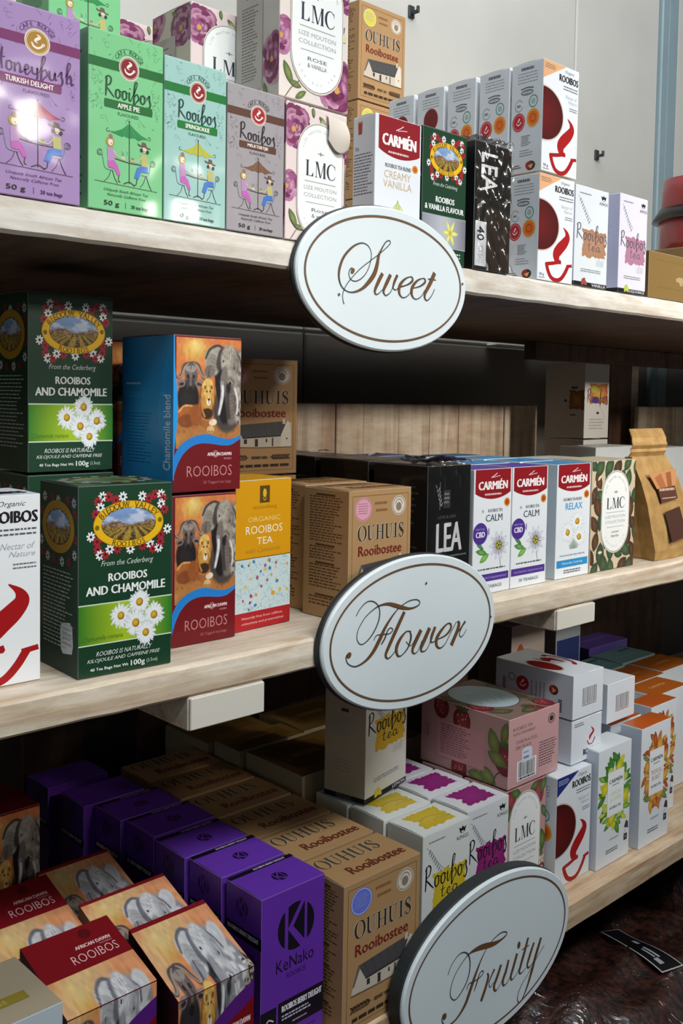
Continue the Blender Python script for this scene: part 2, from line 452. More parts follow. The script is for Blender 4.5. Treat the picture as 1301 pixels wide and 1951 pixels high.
_body = {}
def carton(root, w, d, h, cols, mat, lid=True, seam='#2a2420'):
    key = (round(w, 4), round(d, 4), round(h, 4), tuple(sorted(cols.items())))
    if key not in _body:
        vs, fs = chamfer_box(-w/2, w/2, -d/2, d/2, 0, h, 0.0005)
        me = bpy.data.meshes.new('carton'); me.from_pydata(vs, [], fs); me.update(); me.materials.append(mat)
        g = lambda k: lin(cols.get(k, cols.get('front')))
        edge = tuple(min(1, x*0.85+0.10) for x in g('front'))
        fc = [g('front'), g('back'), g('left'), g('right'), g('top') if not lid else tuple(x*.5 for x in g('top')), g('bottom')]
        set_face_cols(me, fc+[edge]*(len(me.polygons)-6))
        # tuck-in lid: a thin flap that rises a little towards its hinge side and bows in the middle
        lm = None
        if lid:
            n = 6; v = []; f = []; ix = 0.0012
            for t in (0, 1):
                for i in range(n+1):
                    for j in (0, 1):
                        x = -w/2+ix*0.4+(w-ix*.8)*j; y = -d/2+0.0002+(d-0.0016)*i/n
                        z = h-0.0002+0.0004+0.0008*math.sin(math.pi*i/n)*(0.4+0.6*(j == 0))-(0.0006 if t else 0)
                        v.append((x, y, z+0.0001))
            q = 2*(n+1)
            for i in range(n):
                a = 2*i; f.append((a, a+1, a+3, a+2)); f.append((q+a+2, q+a+3, q+a+1, q+a))
                f.append((a+2, q+a+2, q+a, a)); f.append((a+1, q+a+1, q+a+3, a+3))
            f.append((0, q, q+1, 1)); f.append((2*n+1, q+2*n+1, q+2*n, 2*n))
            lm = bpy.data.meshes.new('lid_flap'); lm.from_pydata(v, [], f); lm.update(); lm.materials.append(mat)
            cc = []
            for p in lm.polygons: cc.append(g('top') if abs(p.normal.z) > .8 else edge)
            set_face_cols(lm, cc)
        _body[key] = (me, lm)
    me, lm = _body[key]
    link(bpy.data.objects.new('carton', me), root)
    if lm: link(bpy.data.objects.new('lid_flap', lm), root)

def solve(f, target, lo, hi):
    s = 1 if f(hi) > f(lo) else -1
    for _ in range(50):
        mid = (lo+hi)/2
        if (f(mid)-target)*s > 0: hi = mid
        else: lo = mid
    return (lo+hi)/2

def place(y, z, xl=None, x=None, xr=None, w=None, yt=None, h=None, d=.1, rot=0):
    """front-left foot at depth y, height z; x from a sight line when given as xl; returns corner and sizes in layout units"""
    if x is None: x = solve(lambda t: proj(t, y, z)[0], xl, -1, 6)
    c, s = math.cos(math.radians(rot)), math.sin(math.radians(rot))
    if w is None: w = solve(lambda t: proj(x+t*c, y+t*s, z)[0], xr, 0.01, 1.0)
    if h is None: h = solve(lambda t: -proj(x, y, z+t)[1], -yt, 0.01, 1.5)
    return x, w, h

# ------------------------------------------------------------------ lettering drawn with a pen
HW = {
 'R': (.62, [[(.16,.02,1.2),(.14,.5,1.3),(.08,1,.9)], [(.0,.16,.6),(.35,.0,.8),(.62,.12,1.1),(.5,.38,1),(.16,.52,.6),(.45,.72,1.1),(.95,1.0,.7)]]),
 'H': (.72, [[(.14,.0,1.2),(.12,.5,1.3),(.06,.98,1)], [(.8,.02,1),(.72,.5,1.3),(.78,1,.9)], [(-.05,.55,.6),(.5,.5,.7),(1.0,.44,.6)]]),
 'o': (.42, [[(.55,.56,.6),(.2,.64,1.2),(.14,.88,1.2),(.42,1,.8),(.76,.86,1.1),(.68,.62,1),(.5,.56,.6),(1.05,.66,.5)]]),
 'i': (.3, [[(.3,.56,1.1),(.25,.92,1.1),(.55,.98,.7),(1,.72,.5)], [(.4,.36,1.1),(.44,.40,1.1)]]),
 'b': (.46, [[(-.1,.8,.5),(.45,.34,.6),(.62,.03,.8),(.35,.04,1),(.2,.5,1.3),(.16,1.1,1.2),(.2,1.2,.8),(.5,.98,.7),(.85,.8,1.1),(.62,.58,.8),(.24,.74,.6)]]),
 's': (.42, [[(.0,.78,.5),(.5,.5,.9),(.5,.72,1.2),(.66,.94,1.2),(.4,1.16,1),(.05,1.1,.7)]]),
 't': (.36, [[(.45,.22,1.1),(.36,.6,1.2),(.32,.94,1),(.6,.98,.6),(1,.8,.5)], [(.05,.5,.7),(.8,.46,.7)]]),
 'e': (.38, [[(.05,.82,.5),(.6,.74,.8),(.62,.57,.9),(.28,.6,1.2),(.2,.88,1.2),(.5,1.0,.8),(1,.76,.5)]]),
 'a': (.44, [[(.7,.62,.7),(.35,.56,1),(.1,.8,1.2),(.3,1,.9),(.66,.8,.7),(.74,.58,.9),(.7,.9,1.2),(.84,1,.8),(1.1,.84,.5)]]),
 'n': (.5, [[(.1,.58,1),(.12,1,1.2)], [(.12,.76,.6),(.5,.56,.9),(.66,.74,1.2),(.66,.98,1),(1,.86,.5)]]),
 'y': (.46, [[(.1,.58,1.1),(.2,.86,1.1),(.6,.86,.7),(.74,.58,.9),(.72,1.0,1.2),(.5,1.34,1),(.3,1.2,.6)]]),
 'u': (.48, [[(.1,.58,1.1),(.14,.92,1.2),(.5,.96,.7),(.74,.6,.9),(.74,.92,1.1),(1,.9,.5)]]),
 'h': (.48, [[(.0,.7,.5),(.5,.25,.6),(.55,.02,.8),(.3,.05,1),(.2,.5,1.3),(.16,1,1.1)], [(.16,.8,.6),(.55,.58,1),(.66,.78,1.2),(.7,1.0,1),(1,.9,.5)]]),
}
def handword(A, word, x0, y0, x1, y1, w, c, slope=0):
    tot = sum(HW[ch][0] for ch in word); x = 0
    for ch in word:
        wd_, st = HW[ch]
        a = x0+(x1-x0)*x/tot; b = x0+(x1-x0)*(x+wd_)/tot; off = slope*x/tot
        A.strokes(st, a, y0+off, b, y1+off, w, c); x += wd_

def serif(A, word, x0, y0, x1, y1, c, gap=.12, out=None):
    G = {'L': .85, 'M': 1.15, 'C': .95, 'O': 1.0, 'U': .95, 'H': 1.05, 'I': .5, 'S': .72}
    tot = sum(G[ch] for ch in word)+gap*(len(word)-1); u = (x1-x0)/tot; x = x0; H = y1-y0
    for ch in word:
        g = G[ch]*u; X = lambda t: x+t*g; Y = lambda t: y0+t*H
        th = .2*u; tn = .055*u; sh = .045
        def stem(t, w_): A.rect(X(t)-w_/2, y0, X(t)+w_/2, y1, c)
        def ser(t, top, hw=.17):
            (A.rect(X(t)-hw*u, Y(0), X(t)+hw*u, Y(sh), c) if top else A.rect(X(t)-hw*u, Y(1-sh), X(t)+hw*u, Y(1), c))
        if ch == 'L': stem(.25, th); ser(.25, 1); A.rect(X(.05), Y(1-sh), X(.95), Y(1), c); A.poly([(X(.95), Y(.70)), (X(.70), Y(1)), (X(.95), Y(1))], c)
        elif ch == 'I': stem(.5, th); ser(.5, 1); ser(.5, 0)
        elif ch == 'H': stem(.2, th); stem(.8, th); A.rect(X(.2), Y(.47), X(.8), Y(.52), c); [ser(t, k) for t in (.2, .8) for k in (0, 1)]
        elif ch == 'U':
            A.line([(X(.2), Y(0), th), (X(.2), Y(.6), th), (X(.25), Y(.86), th*.9), (X(.5), Y(.99), tn*1.4), (X(.76), Y(.85), tn), (X(.82), Y(.6), tn), (X(.82), Y(0), tn)], 1, c); ser(.2, 1); ser(.82, 1)
        elif ch in 'OC':
            t = np.linspace(0, 2*math.pi, 25) if ch == 'O' else np.linspace(math.radians(-48), math.radians(-312), 21)
            A.line([(X(.5+.44*math.cos(a)), Y(.5+.5*math.sin(a)), tn+(th*1.05-tn)*abs(math.cos(a))**1.6*(1 if ch == 'O' or math.cos(a) < 0 else .1)) for a in t], 1, c, 2)
            if ch == 'C': A.poly([(X(.86), Y(.02)), (X(.80), Y(.12)), (X(.88), Y(.32)), (X(.91), Y(.32))], c); A.poly([(X(.90), Y(.72)), (X(.80), Y(.88)), (X(.84), Y(.92)), (X(.93), Y(.74))], c)
        elif ch == 'S':
            A.line([(X(.82), Y(.2), tn), (X(.6), Y(.02), tn*1.4), (X(.25), Y(.1), th*.7), (X(.2), Y(.3), th*.9), (X(.5), Y(.48), th*1.1), (X(.82), Y(.68), th*.95), (X(.75), Y(.92), th*.6), (X(.45), Y(.99), tn*1.5), (X(.15), Y(.8), tn)], 1, c)
            A.rect(X(.82), Y(.02), X(.87), Y(.3), c); A.rect(X(.10), Y(.7), X(.15), Y(.98), c)
        elif ch == 'M':
            A.rect(X(.12)-tn/2, y0, X(.12)+tn/2, y1, c); stem(.86, th); ser(.12, 1, .1); ser(.12, 0, .12); ser(.86, 1, .13); ser(.86, 0, .16)
            A.poly([(X(.10), Y(0)), (X(.44), Y(1)), (X(.56), Y(1)), (X(.28), Y(0))], c); A.poly([(X(.80), Y(0)), (X(.49), Y(1)), (X(.54), Y(1)), (X(.86), Y(0))], c)
        x += g+gap*u

# ------------------------------------------------------------------ the painted pictures
def _noise(U, V, f, seed):
    r = np.random.RandomState(seed); g = r.rand(64, 64)
    x = U*f; y = V*f; xi = np.floor(x).astype(int); yi = np.floor(y).astype(int); a = x-xi; b = y-yi
    a = a*a*(3-2*a); b = b*b*(3-2*b)
    q = lambda i, j: g[i % 64, j % 64]
    return (q(xi, yi)*(1-a)+q(xi+1, yi)*a)*(1-b)+(q(xi, yi+1)*(1-a)+q(xi+1, yi+1)*a)*b
def _sm(x, a, b): t = np.clip((x-a)/(b-a), 0, 1); return t*t*(3-2*t)
def savanna(U, V, cool=0.0):
    """elephant, buffalo and lion at sunset; U right, V up, both about 0..1"""
    x = U; y = V; n1 = _noise(x, y, 9, 1); n2 = _noise(x, y, 26, 2); n3 = _noise(x+.3*y, y, 55, 3)
    C = np.zeros(x.shape+(3,)); C[...] = (0.84, 0.49, 0.27)
    def put(m, c):
        nonlocal C
        m = np.clip(m, 0, 1)[..., None]; C = C*(1-m)+np.array(c)*m
    def E(cx, cy, rx, ry, rot=0, soft=.12):
        q = math.radians(rot); dx = (x-cx); dy = (y-cy)*1.45
        u = (dx*math.cos(q)+dy*math.sin(q))/rx; v = (-dx*math.sin(q)+dy*math.cos(q))/(ry*1.45)
        return 1-_sm(np.sqrt(u*u+v*v), 1-soft, 1+soft)
    def band(pts, w, soft=.4):
        P = spline(pts, 5); d = np.full(x.shape, 9.0); ww = np.full(x.shape, 1.0)
        for i in range(len(P)-1):
            a = P[i]; b = P[i+1]; ab = b[:2]-a[:2]; L = (ab[0]**2+(ab[1]*1.45)**2)+1e-9
            t = np.clip(((x-a[0])*ab[0]+(y-a[1])*ab[1]*1.45**2)/L, 0, 1)
            dd = np.hypot(x-a[0]-t*ab[0], (y-a[1]-t*ab[1])*1.45); wd_ = a[2]+(b[2]-a[2])*t
            k = dd < d; d = np.where(k, dd, d); ww = np.where(k, wd_, ww)
        return 1-_sm(d/(ww*w), 1-soft, 1+soft)
    if cool: C[...] = (0.90, 0.62, 0.44)
    g1 = (0.66, 0.63, 0.58) if not cool else (0.82, 0.82, 0.83)
    g2 = (0.47, 0.43, 0.40) if not cool else (0.60, 0.60, 0.62)
    g3 = (0.28, 0.25, 0.24) if not cool else (0.44, 0.44, 0.47)
    dk = (0.10, 0.09, 0.10) if not cool else (0.16, 0.16, 0.18)
    put(_sm(n1, .3, .8)*.5, (.85, .52, .30)); put(E(.27, .90, .17, .10, 15, .7), (.86, .68, .34)); put(E(.30, .93, .08, .05, 0, .9), (.93, .82, .50))
    put(_sm(y, .78, .55)*.35, (.66, .36, .22))
    if cool: put(E(.42, .98, .34, .10, 8, .8)*.8, (.90, .78, .56)); put(E(.02, .80, .20, .14, 0, .8)*.7, (.90, .74, .56))
    # ground
    put(_sm(y+.05*n1, .36, .24), (.70, .46, .24)); put(_sm(y+.05*n2, .2, .05)*_sm(n1, .3, .7), (.80, .58, .32)); put(_sm(n2, .62, .8)*_sm(y, .28, .15)*.6, (.52, .30, .16))
    # elephant: body and back ear on the right, legs
    put(E(1.0, .55, .22, .36, 5), g2); put(E(.78, .36, .22, .22), g3); put(_sm(n2, .4, .7)*E(1.0, .5, .18, .3), g1)
    put(E(1.02, .82, .10, .11, -30), g1); put(band([(.9, .9, 1), (.97, .84, 1), (1.0, .76, 1)], .012), g3)
    put(E(.70, .60, .11, .22, 4), dk); put(E(.62, .72, .08, .10, 20), dk); put(E(.74, .40, .10, .18), dk)
    # left ear
    put(E(.58, .86, .16, .075, 14), g1); put(E(.545, .775, .115, .115, 8), g1); put(E(.54, .77, .085, .085), tuple(.88*v for v in g1))
    put(E(.50, .70, .08, .06, -25), g2); put(band([(.44, .82, 1), (.5, .9, 1.2), (.62, .94, 1.2), (.72, .92, 1)], .014), g3)
    for k in range(5): put(band([(.45+.02*k, .84-.03*k, 1), (.53, .86-.035*k, 1), (.61, .83-.03*k, 1)], .005)*.28, g3)
    put(E(.67, .82, .055, .11, -12), g3)
    # head and trunk
    put(E(.81, .79, .150, .155, 0, .06), g3); put(E(.81, .80, .137, .148, 0, .08), g1); put(E(.83, .63, .105, .14, 0), g1); put(E(.72, .64, .05, .12, -8), g2)
    put(E(.80, .85, .10, .09, 0, .6)*.6, tuple(min(1, 1.13*v) for v in g1)); put(E(.90, .78, .05, .12, 0, .5)*.6, g2)
    put(band([(.82, .60, 1.1), (.82, .48, 1), (.84, .36, .9), (.85, .25, .8)], .075), g2); put(band([(.79, .56, 1), (.79, .42, 1), (.81, .28, 1)], .024), g3)
    for k in range(9): put(band([(.765, .56-.035*k, 1), (.83, .545-.035*k, 1), (.885, .56-.035*k, 1)], .005)*.45, g3)
    put(E(.82, .605, .028, .020), dk); put(E(.80, .555, .035, .05, 0, .5)*.9, dk); put(band([(.79, .60, 1), (.82, .625, 1.2), (.86, .60, 1)], .009), g1)
    put(E(.715, .80, .012, .012), dk); put(E(.895, .74, .011, .011), dk)
    for k in range(4): put(band([(.74+.03*k, .92, 1), (.75+.03*k, .82, 1), (.76+.02*k, .72, 1)], .005)*.5, g2)
    put(_sm(n3, .55, .85)*E(.80, .70, .2, .25)*.35, g3)
    # tusks
    put(band([(.70, .60, 1.1), (.705, .50, 1.15), (.68, .40, 1), (.65, .31, .85)], .026, .25), (.60, .58, .60)); put(band([(.705, .57, 1), (.71, .50, 1.1), (.685, .40, 1), (.655, .315, .8)], .017, .3), (.88, .87, .87))
    put(band([(.895, .56, 1), (.93, .48, 1), (.945, .40, .9), (.93, .31, .8)], .023, .25), (.55, .53, .52)); put(band([(.90, .55, 1), (.935, .48, 1), (.95, .40, .9), (.935, .315, .8)], .014, .3), (.86, .84, .80))
    # leopard beyond the elephant
    put(E(1.17, .50, .10, .14), (.70, .67, .60)); put(E(1.20, .28, .12, .20), (.66, .62, .55)); put(_sm(n3, .5, .62)*E(1.18, .4, .13, .3), (.25, .21, .19)); put(E(1.14, .42, .04, .04), (.85, .83, .8))
    # buffalo
    put(E(.18, .45, .16, .17), dk); put(E(.16, .44, .10, .10, 0, .5)*.6, (.20, .17, .18)); put(E(.22, .67, .095, .105), (.40, .36, .36)); put(E(.21, .57, .06, .075), (.25, .22, .22)); put(E(.21, .525, .042, .032), (.13, .11, .11))
    put(E(.215, .735, .085, .05), (.62, .57, .54)); put(band([(.215, .78, 1), (.215, .72, 1)], .006), (.34, .29, .28)); put(E(.175, .65, .02, .018), (.16, .13, .13)); put(E(.26, .65, .02, .018), (.16, .13, .13)); put(band([(.215, .69, 1), (.215, .58, 1.3)], .016)*.7, (.54, .48, .46))
    put(band([(.19, .765, 1.2), (.12, .745, 1.3), (.085, .67, 1.1), (.04, .635, .9), (-.005, .66, .7), (-.02, .76, .3)], .021, .25), (.36, .31, .30)); put(band([(.18, .765, 1), (.125, .73, 1.1), (.085, .66, 1), (.035, .638, .8), (.0, .68, .5)], .010)*.8, (.70, .65, .60))
    put(band([(.24, .77, 1.2), (.32, .755, 1.3), (.365, .69, 1.1), (.42, .635, .9), (.475, .65, .7), (.505, .76, .3)], .021, .25), (.36, .31, .30)); put(band([(.26, .77, 1), (.32, .74, 1.1), (.37, .675, 1), (.42, .642, .8), (.465, .66, .5)], .010)*.8, (.70, .65, .60))
    put(E(.075, .585, .065, .034, 14), (.50, .44, .43)); put(E(.08, .58, .038, .014, 14), (.20, .16, .17)); put(E(.35, .585, .065, .034, -14), (.54, .48, .46)); put(E(.345, .58, .038, .014, -14), (.22, .18, .18))
    # lion: body, mane, face, paws
    put(E(.20, .30, .20, .095, 6), (.66, .38, .18)); put(E(.16, .25, .13, .06, 4), (.52, .28, .14)); put(band([(.04, .33, 1), (.12, .385, 1), (.24, .385, 1)], .012), (.88, .64, .38)); put(E(.30, .30, .09, .10), (.60, .33, .15))
    put(E(.47, .45, .12, .175), (.42, .25, .11)); put(E(.475, .48, .105, .155), (.78, .57, .26)); put(E(.475, .56, .085, .08), (.90, .74, .40))
    for k in range(11):
        t = -0.5+k*.4; put(band([(.48+.05*math.cos(t), .49+.06*math.sin(t), 1), (.475+.085*math.cos(t-.1), .47+.115*math.sin(t-.1), .8), (.47+.108*math.cos(t-.2), .46+.15*math.sin(t-.2), .3)], .008)*.4, (.93, .76, .42) if k % 2 else (.46, .27, .11))
    put(E(.485, .495, .05, .085), (.84, .66, .36)); put(band([(.485, .56, 1), (.49, .50, .8), (.492, .455, 1)], .012), (.92, .78, .50)); put(E(.435, .555, .018, .02), (.56, .36, .16)); put(E(.535, .555, .018, .02), (.56, .36, .16)); put(E(.462, .518, .012, .008), dk); put(E(.515, .518, .012, .008), dk)
    put(E(.49, .42, .034, .032), (.92, .87, .78)); put(E(.492, .445, .016, .012), (.24, .13, .10)); put(band([(.492, .435, 1), (.492, .41, 1)], .004), (.3, .18, .14)); put(E(.47, .315, .085, .05), (.24, .15, .10)); put(band([(.375, .44, 1), (.395, .35, 1), (.43, .29, 1)], .014), (.74, .50, .22))
    put(E(.42, .225, .10, .03, -10), (.62, .38, .2)); put(E(.56, .235, .062, .03, 15), (.90, .82, .72)); put(E(.525, .170, .058, .034, -15), (.84, .70, .46)); put(band([(.49, .16, 1), (.52, .145, 1), (.56, .155, 1)], .006), (.45, .28, .16))
    C = C*(0.93+0.14*n2[..., None])
    return C
def valley(U, V):
    x, y = U, V; n1 = _noise(x, y, 7, 5); n2 = _noise(x*2, y*3, 9, 6); n3 = _noise(x, y*1.5, 30, 8)
    C = np.zeros(x.shape+(3,)); C[...] = (.50, .62, .80)
    def put(m, c):
        nonlocal C
        m = np.clip(m, 0, 1)[..., None]; C = C*(1-m)+np.array(c)*m
    put(_sm(n1*.7+n2*.3, .38, .72), (.86, .89, .94)); put(_sm(y, .95, .7)*0.25, (.35, .45, .62))
    hy = .52+.06*np.sin(x*9)+.07*(n3-.4)+.05*np.exp(-((x-.35)/.12)**2)
    put(_sm(hy-y, -.02, .02), (.36, .26, .18)); put(_sm(hy-y, -.02, .02)*_sm(n3, .4, .7), (.62, .50, .40))
    fy = .43+.02*n1
    put(_sm(fy-y, -.01, .03), (.62, .50, .20))
    t = np.clip(fy-y, 0.02, 1); ang = (x-.55)/(t+.12)
    put(_sm(fy-y, 0, .05)*_sm(np.sin(ang*13+2*n1), -.1, .5), (.26, .20, .10)); put(_sm(fy-y, 0, .05)*_sm(n3, .6, .8)*.6, (.80, .68, .32))
    return C

# ------------------------------------------------------------------ the printed faces
ART = {}
def art(key, maker, *a, **k):
    kk = (key,)+a+tuple(sorted(k.items()))
    if kk not in ART: ART[kk] = maker(*a, **k)
    return ART[kk]

def cup_logo(A, cx, cy, r, c):
    q = A.a
    A.line([(cx-.05*r, cy-.62*r*q, .3), (cx+.22*r, cy-.42*r*q, 1.4), (cx-.05*r, cy-.2*r*q, 1.6), (cx-.22*r, cy-.02*r*q, .8), (cx+.05*r, cy+.12*r*q, .4)], r*.16, c)
    A.line([(cx-.5*r, cy+.12*r*q, .8), (cx-.35*r, cy+.42*r*q, 1.3), (cx, cy+.55*r*q, 1.4), (cx+.35*r, cy+.38*r*q, 1.1), (cx+.5*r, cy+.1*r*q, .8), (cx+.66*r, cy+.16*r*q, .5), (cx+.45*r, cy+.36*r*q, .5)], r*.13, c)

def cafe_front(bg, bg2, band, disc, title, word, flav, umb):
    A = Art(.5)
    A.p('ornament'); R = random.Random(3)
    for i in range(80):
        x = R.uniform(3, 97); y = R.uniform(1, 50)
        if 18 < x < 84 and 8 < y < 46: x = R.choice([R.uniform(3, 17), R.uniform(85, 97)]) if y > 20 else x
        t = R.choice([0, 1, 2]); 
        if t == 0: A.ring(x, y, R.uniform(2, 3.5), None, .55, bg2, 10, R.uniform(0, 90), R.uniform(220, 340))
        elif t == 1: q = R.uniform(-3, 3); A.line([(x-q, y-1.6), (x, y+R.uniform(-.6, .6)), (x+q, y+1.6)], .6, bg2, 3)
        else: A.leaf(x, y, R.uniform(2, 3.2), R.uniform(0, 180), bg2, bg2, .3)
        A.k -= 1
    A.k += 1
    A.p('colour_band').rect(0, 15.2, 100, 20.6, band)
    A.p('emblem').ell(53, 17.6, 13.6, None, '#e9dcc4' if disc != '#7f1020' else '#e6d9d2', 28).ell(53, 17.6, 12.4, None, disc, 28).ring(53, 17.6, 11.6, None, .5, '#e8dcc8', 28)
    cup_logo(A, 53, 17.4, 12, '#f5ebe0')
    A.p('lettering').ring(53, 18, 24, 11.2, .5, title, 30, -140, -40).ring(53, 18, 16.5, 8.2, .4, title, 24, -145, -35)
    A.arc_text('CAFÉ ROUGE', 53, 18, 20, 9.7, 4.6, title, -146, -34)
    if word == 'Honeybush': handword(A, word, 5, 24.4, 93, 35.8, 2.1, title)
    else: handword(A, word, 21, 24.4, 85, 35.8, 2.2, title)
    A.p('flavour_band'); x0, x1 = (12, 78) if len(flav) > 12 else (21, 84)
    A.rect(x0, 37.2, x1, 42, band).ell(x0, 39.6, 1.2, 2.4, band, 10).ell(x1, 39.6, 1.2, 2.4, band, 10)
    wl = min(.86, .05*len(flav)+.02)*(x1-x0)/2
    A.text(flav, (x0+x1)/2-wl, 38.3, (x0+x1)/2+wl, 41, '#f2efe8')
    A.p('lettering').text('FLAVOURED', 38, 43.5, 66, 45.3, title, 'n')
    # table for two under a parasol
    A.p('picture'); ink = '#3d2f2c'
    A.poly([(53.5, 48.5), (44, 52.5), (34, 54.7), (26, 55.2), (36, 56.2), (44, 57), (46, 56.2), (53.5, 57), (61, 56.2), (66, 57.4), (72, 56), (80, 55.6), (70, 54), (61, 51.5)], umb)
    A.line([(53.5, 48.5), (53.5, 55.6)], .4, bg2); A.line([(53.5, 48.5), (45, 55.8)], .4, bg2); A.line([(53.5, 48.5), (62, 55.8)], .4, bg2)
    A.line([(53.5, 47.2), (53.5, 83)], 1.1, ink).ell(53.5, 47.6, 1.2, None, ink, 8)
    A.ring(25, 54.6, 2.2, None, .6, ink, 12, 0, 290).ring(80.5, 55, 2.2, None, .6, ink, 12, 200, 480)
    A.line([(46, 83.6), (50, 82.6), (53.5, 82), (57, 82.6), (61, 83.8)], 1.2, ink)
    A.line([(34, 70), (52, 71), (70, 71)], 1.1, ink)
    A.ell(45, 69, 3, .9, '#c9c3b4', 10).ell(58, 69.3, 4, 1, '#b9b28c', 10).ell(58, 68.4, 2.4, .8, '#7c8a5a', 8).ring(45, 66.6, 1.4, None, .4, '#5d7f6a', 10)
    A.line([(43, 65), (44.5, 66), (43.5, 67.5)], .5, '#7a8f84').line([(50, 64.8), (51, 66), (50.3, 67.2)], .5, '#7a8f84')
    # woman on the left
    A.ell(28, 61, 5.6, 3, '#a8932f', 14).ell(28.5, 61.2, 3.2, 2, '#ecd9c4', 12).ell(28.5, 58.2, 3, 1.6, '#8d7066', 10).ell(29.5, 61.9, .9, .4, '#a23a3a', 6)
    A.poly([(24, 64), (32, 64), (35, 68), (33, 72), (25, 73)], '#b58bb8').poly([(25, 72), (33, 71), (38, 73.5), (42, 78.5), (37.5, 79.5), (34, 76), (25.5, 75.5)], '#c05fb2')
    A.line([(32, 65.5), (37, 68.5), (42, 69)], 1, '#d9c0a8').line([(40, 79), (39, 82), (41.5, 83)], 1, ink)
    A.ring(14.5, 68, 3.6, None, .6, ink, 18, 20, 340).ring(14.5, 68, 1.8, None, .5, ink, 12, 20, 300)
    A.line([(17, 66.5), (19, 72), (22, 76.3), (33, 77)], .8, '#7b8794').line([(29, 77), (26, 81), (20, 84)], .7, ink).line([(31, 77), (34, 81), (38, 84)], .7, ink)
    # man on the right
    A.ell(74, 61.8, 2.8, 1.9, '#e4cbb2', 12).ell(70, 62.3, 2, 1.2, '#33302e', 10).ell(78.4, 62.8, 2, 1.2, '#33302e', 10).poly([(64, 58.6), (70, 59.6), (71, 57.4), (76, 57.8), (77.5, 60), (83, 60.4), (82, 61), (66, 60)], '#6a5349')
    A.line([(70, 63.2), (74, 62.6), (78, 63.6)], .6, ink)
    A.poly([(69, 65), (78, 65), (79, 71.5), (70, 72)], '#bcb56e').poly([(70, 71.5), (79, 71.5), (80, 75), (70, 75), (66, 79.5), (60, 79), (64, 73)], '#3f74c4')
    A.line([(70, 66.5), (65, 69.5), (61, 70)], 1, '#d9c0a8').line([(64, 79.4), (63, 82.6), (59.5, 83.4)], 1, ink)
    A.ring(85.5, 69, 3.6, None, .6, ink, 18, -160, 160).ring(85.5, 69, 1.8, None, .5, ink, 12, -160, 140)
    A.line([(83, 68), (82, 73), (79, 76.3), (70, 76.8)], .8, '#7b8794').line([(76, 77), (73, 81), (68, 84)], .7, ink).line([(77, 77), (80, 81), (84, 84.6)], .7, ink)
    A.line([(8, 84.1), (50, 84.6), (92, 85)], .5, ink)
    A.p('lettering').text('Uniquely South African Tea', 20, 87.2, 79, 89.3, title, 'i').text('Naturally Caffeine Free', 24, 90, 76, 92, title, 'i')
    A.text('50 g', 20, 94.3, 40, 97.8, '#1d2420').rect(48.5, 94.2, 49, 97.6, title).text('20 tea bags', 56, 95, 80, 97.6, title, 'c')
    return A
def cafe_side(bg2, title):
    A = Art(.4); A.p('side_print').micro(15, 8, 85, 40, 10, title, .35).rect(20, 50, 80, 64, bg2).micro(15, 70, 85, 94, 7, title, .35); return A

def tea_cup(A, red='#a60a10'):
    t = [(0.0, 25.5), (0.0, 70.5)]
    cx, cy, rx, ry = 4, 48, 52, 23.5
    def half(rx, ry, c, c2=None):
        P = [(max(0, cx+rx*math.cos(a)), cy-ry*math.sin(a)) for a in np.linspace(-math.pi/2, math.pi/2, 26)]
        P = [(0, cy+ry)]+P+[(0, cy-ry)]
        v = np.array([(0, cy)]+P[::-1]); n = len(v); cc = np.tile(lin(c), (n, 1)); cc[0] = lin(c2 or c)
        A.add(v, [(0, i+1, i) for i in range(1, n-1)], cc)
    half(rx+3.2, ry+1.6, '#d5cfcb'); half(rx+1, ry+.5, '#b98a80'); half(rx, ry, '#470507', '#6a0c0c')
    A.line([(70, 46.5, .1), (80, 51, .55), (82, 56, 1), (73, 62, 1.35), (60, 68, 1.45), (52, 73.5, 1.3), (55, 79, .9), (66, 81.5, .25)], 15.5, red)
    A.line([(22, 84.2, 1), (45, 82.2, 1), (66, 79.6, .9)], 7.4, red, 3)
    A.line([(24, 83, 1), (29, 90, 1), (38, 96, 1), (52, 98.2, 1), (66, 96.3, 1), (78, 90, 1), (87, 82.6, 1)], 8.6, red)
    A.line([(82, 83.2, 1), (98, 82, 1)], 6.4, red)
def carmien_white_front(corner, side='right'):
    A = Art(.46)
    A.p('corner_flash')
    if corner: A.poly([(0, 0), (0, 17), (62, 0)], corner).micro(4, 3, 34, 8, 3, '#5a4a44' if corner != '#20307e' else '#c8cce0', .4)
    A.p('picture'); tea_cup(A)
    A.p('lettering').text('Organic', 60, 3, 86, 6.6, '#2a2a2e', 'i').text('ROOIBOS', 40 if not corner else 44, 8.2, 97, 14.5, '#15151a', 'x')
    A.micro(56, 17.5, 96, 22.5, 2, '#5b5f66', .4, False).text('Nectar of', 62, 25, 95, 28.5, '#a3aab2', 'i').text('Nature', 70, 29.5, 95, 32.5, '#a3aab2', 'i').micro(74, 36, 96, 40, 2, '#6a6f76', .4, False)
    A.text('50 g', 5, 93, 18, 96.2, '#3a3f48', 'b').micro(4, 97, 22, 98.4, 1, '#888', .6)
    return A
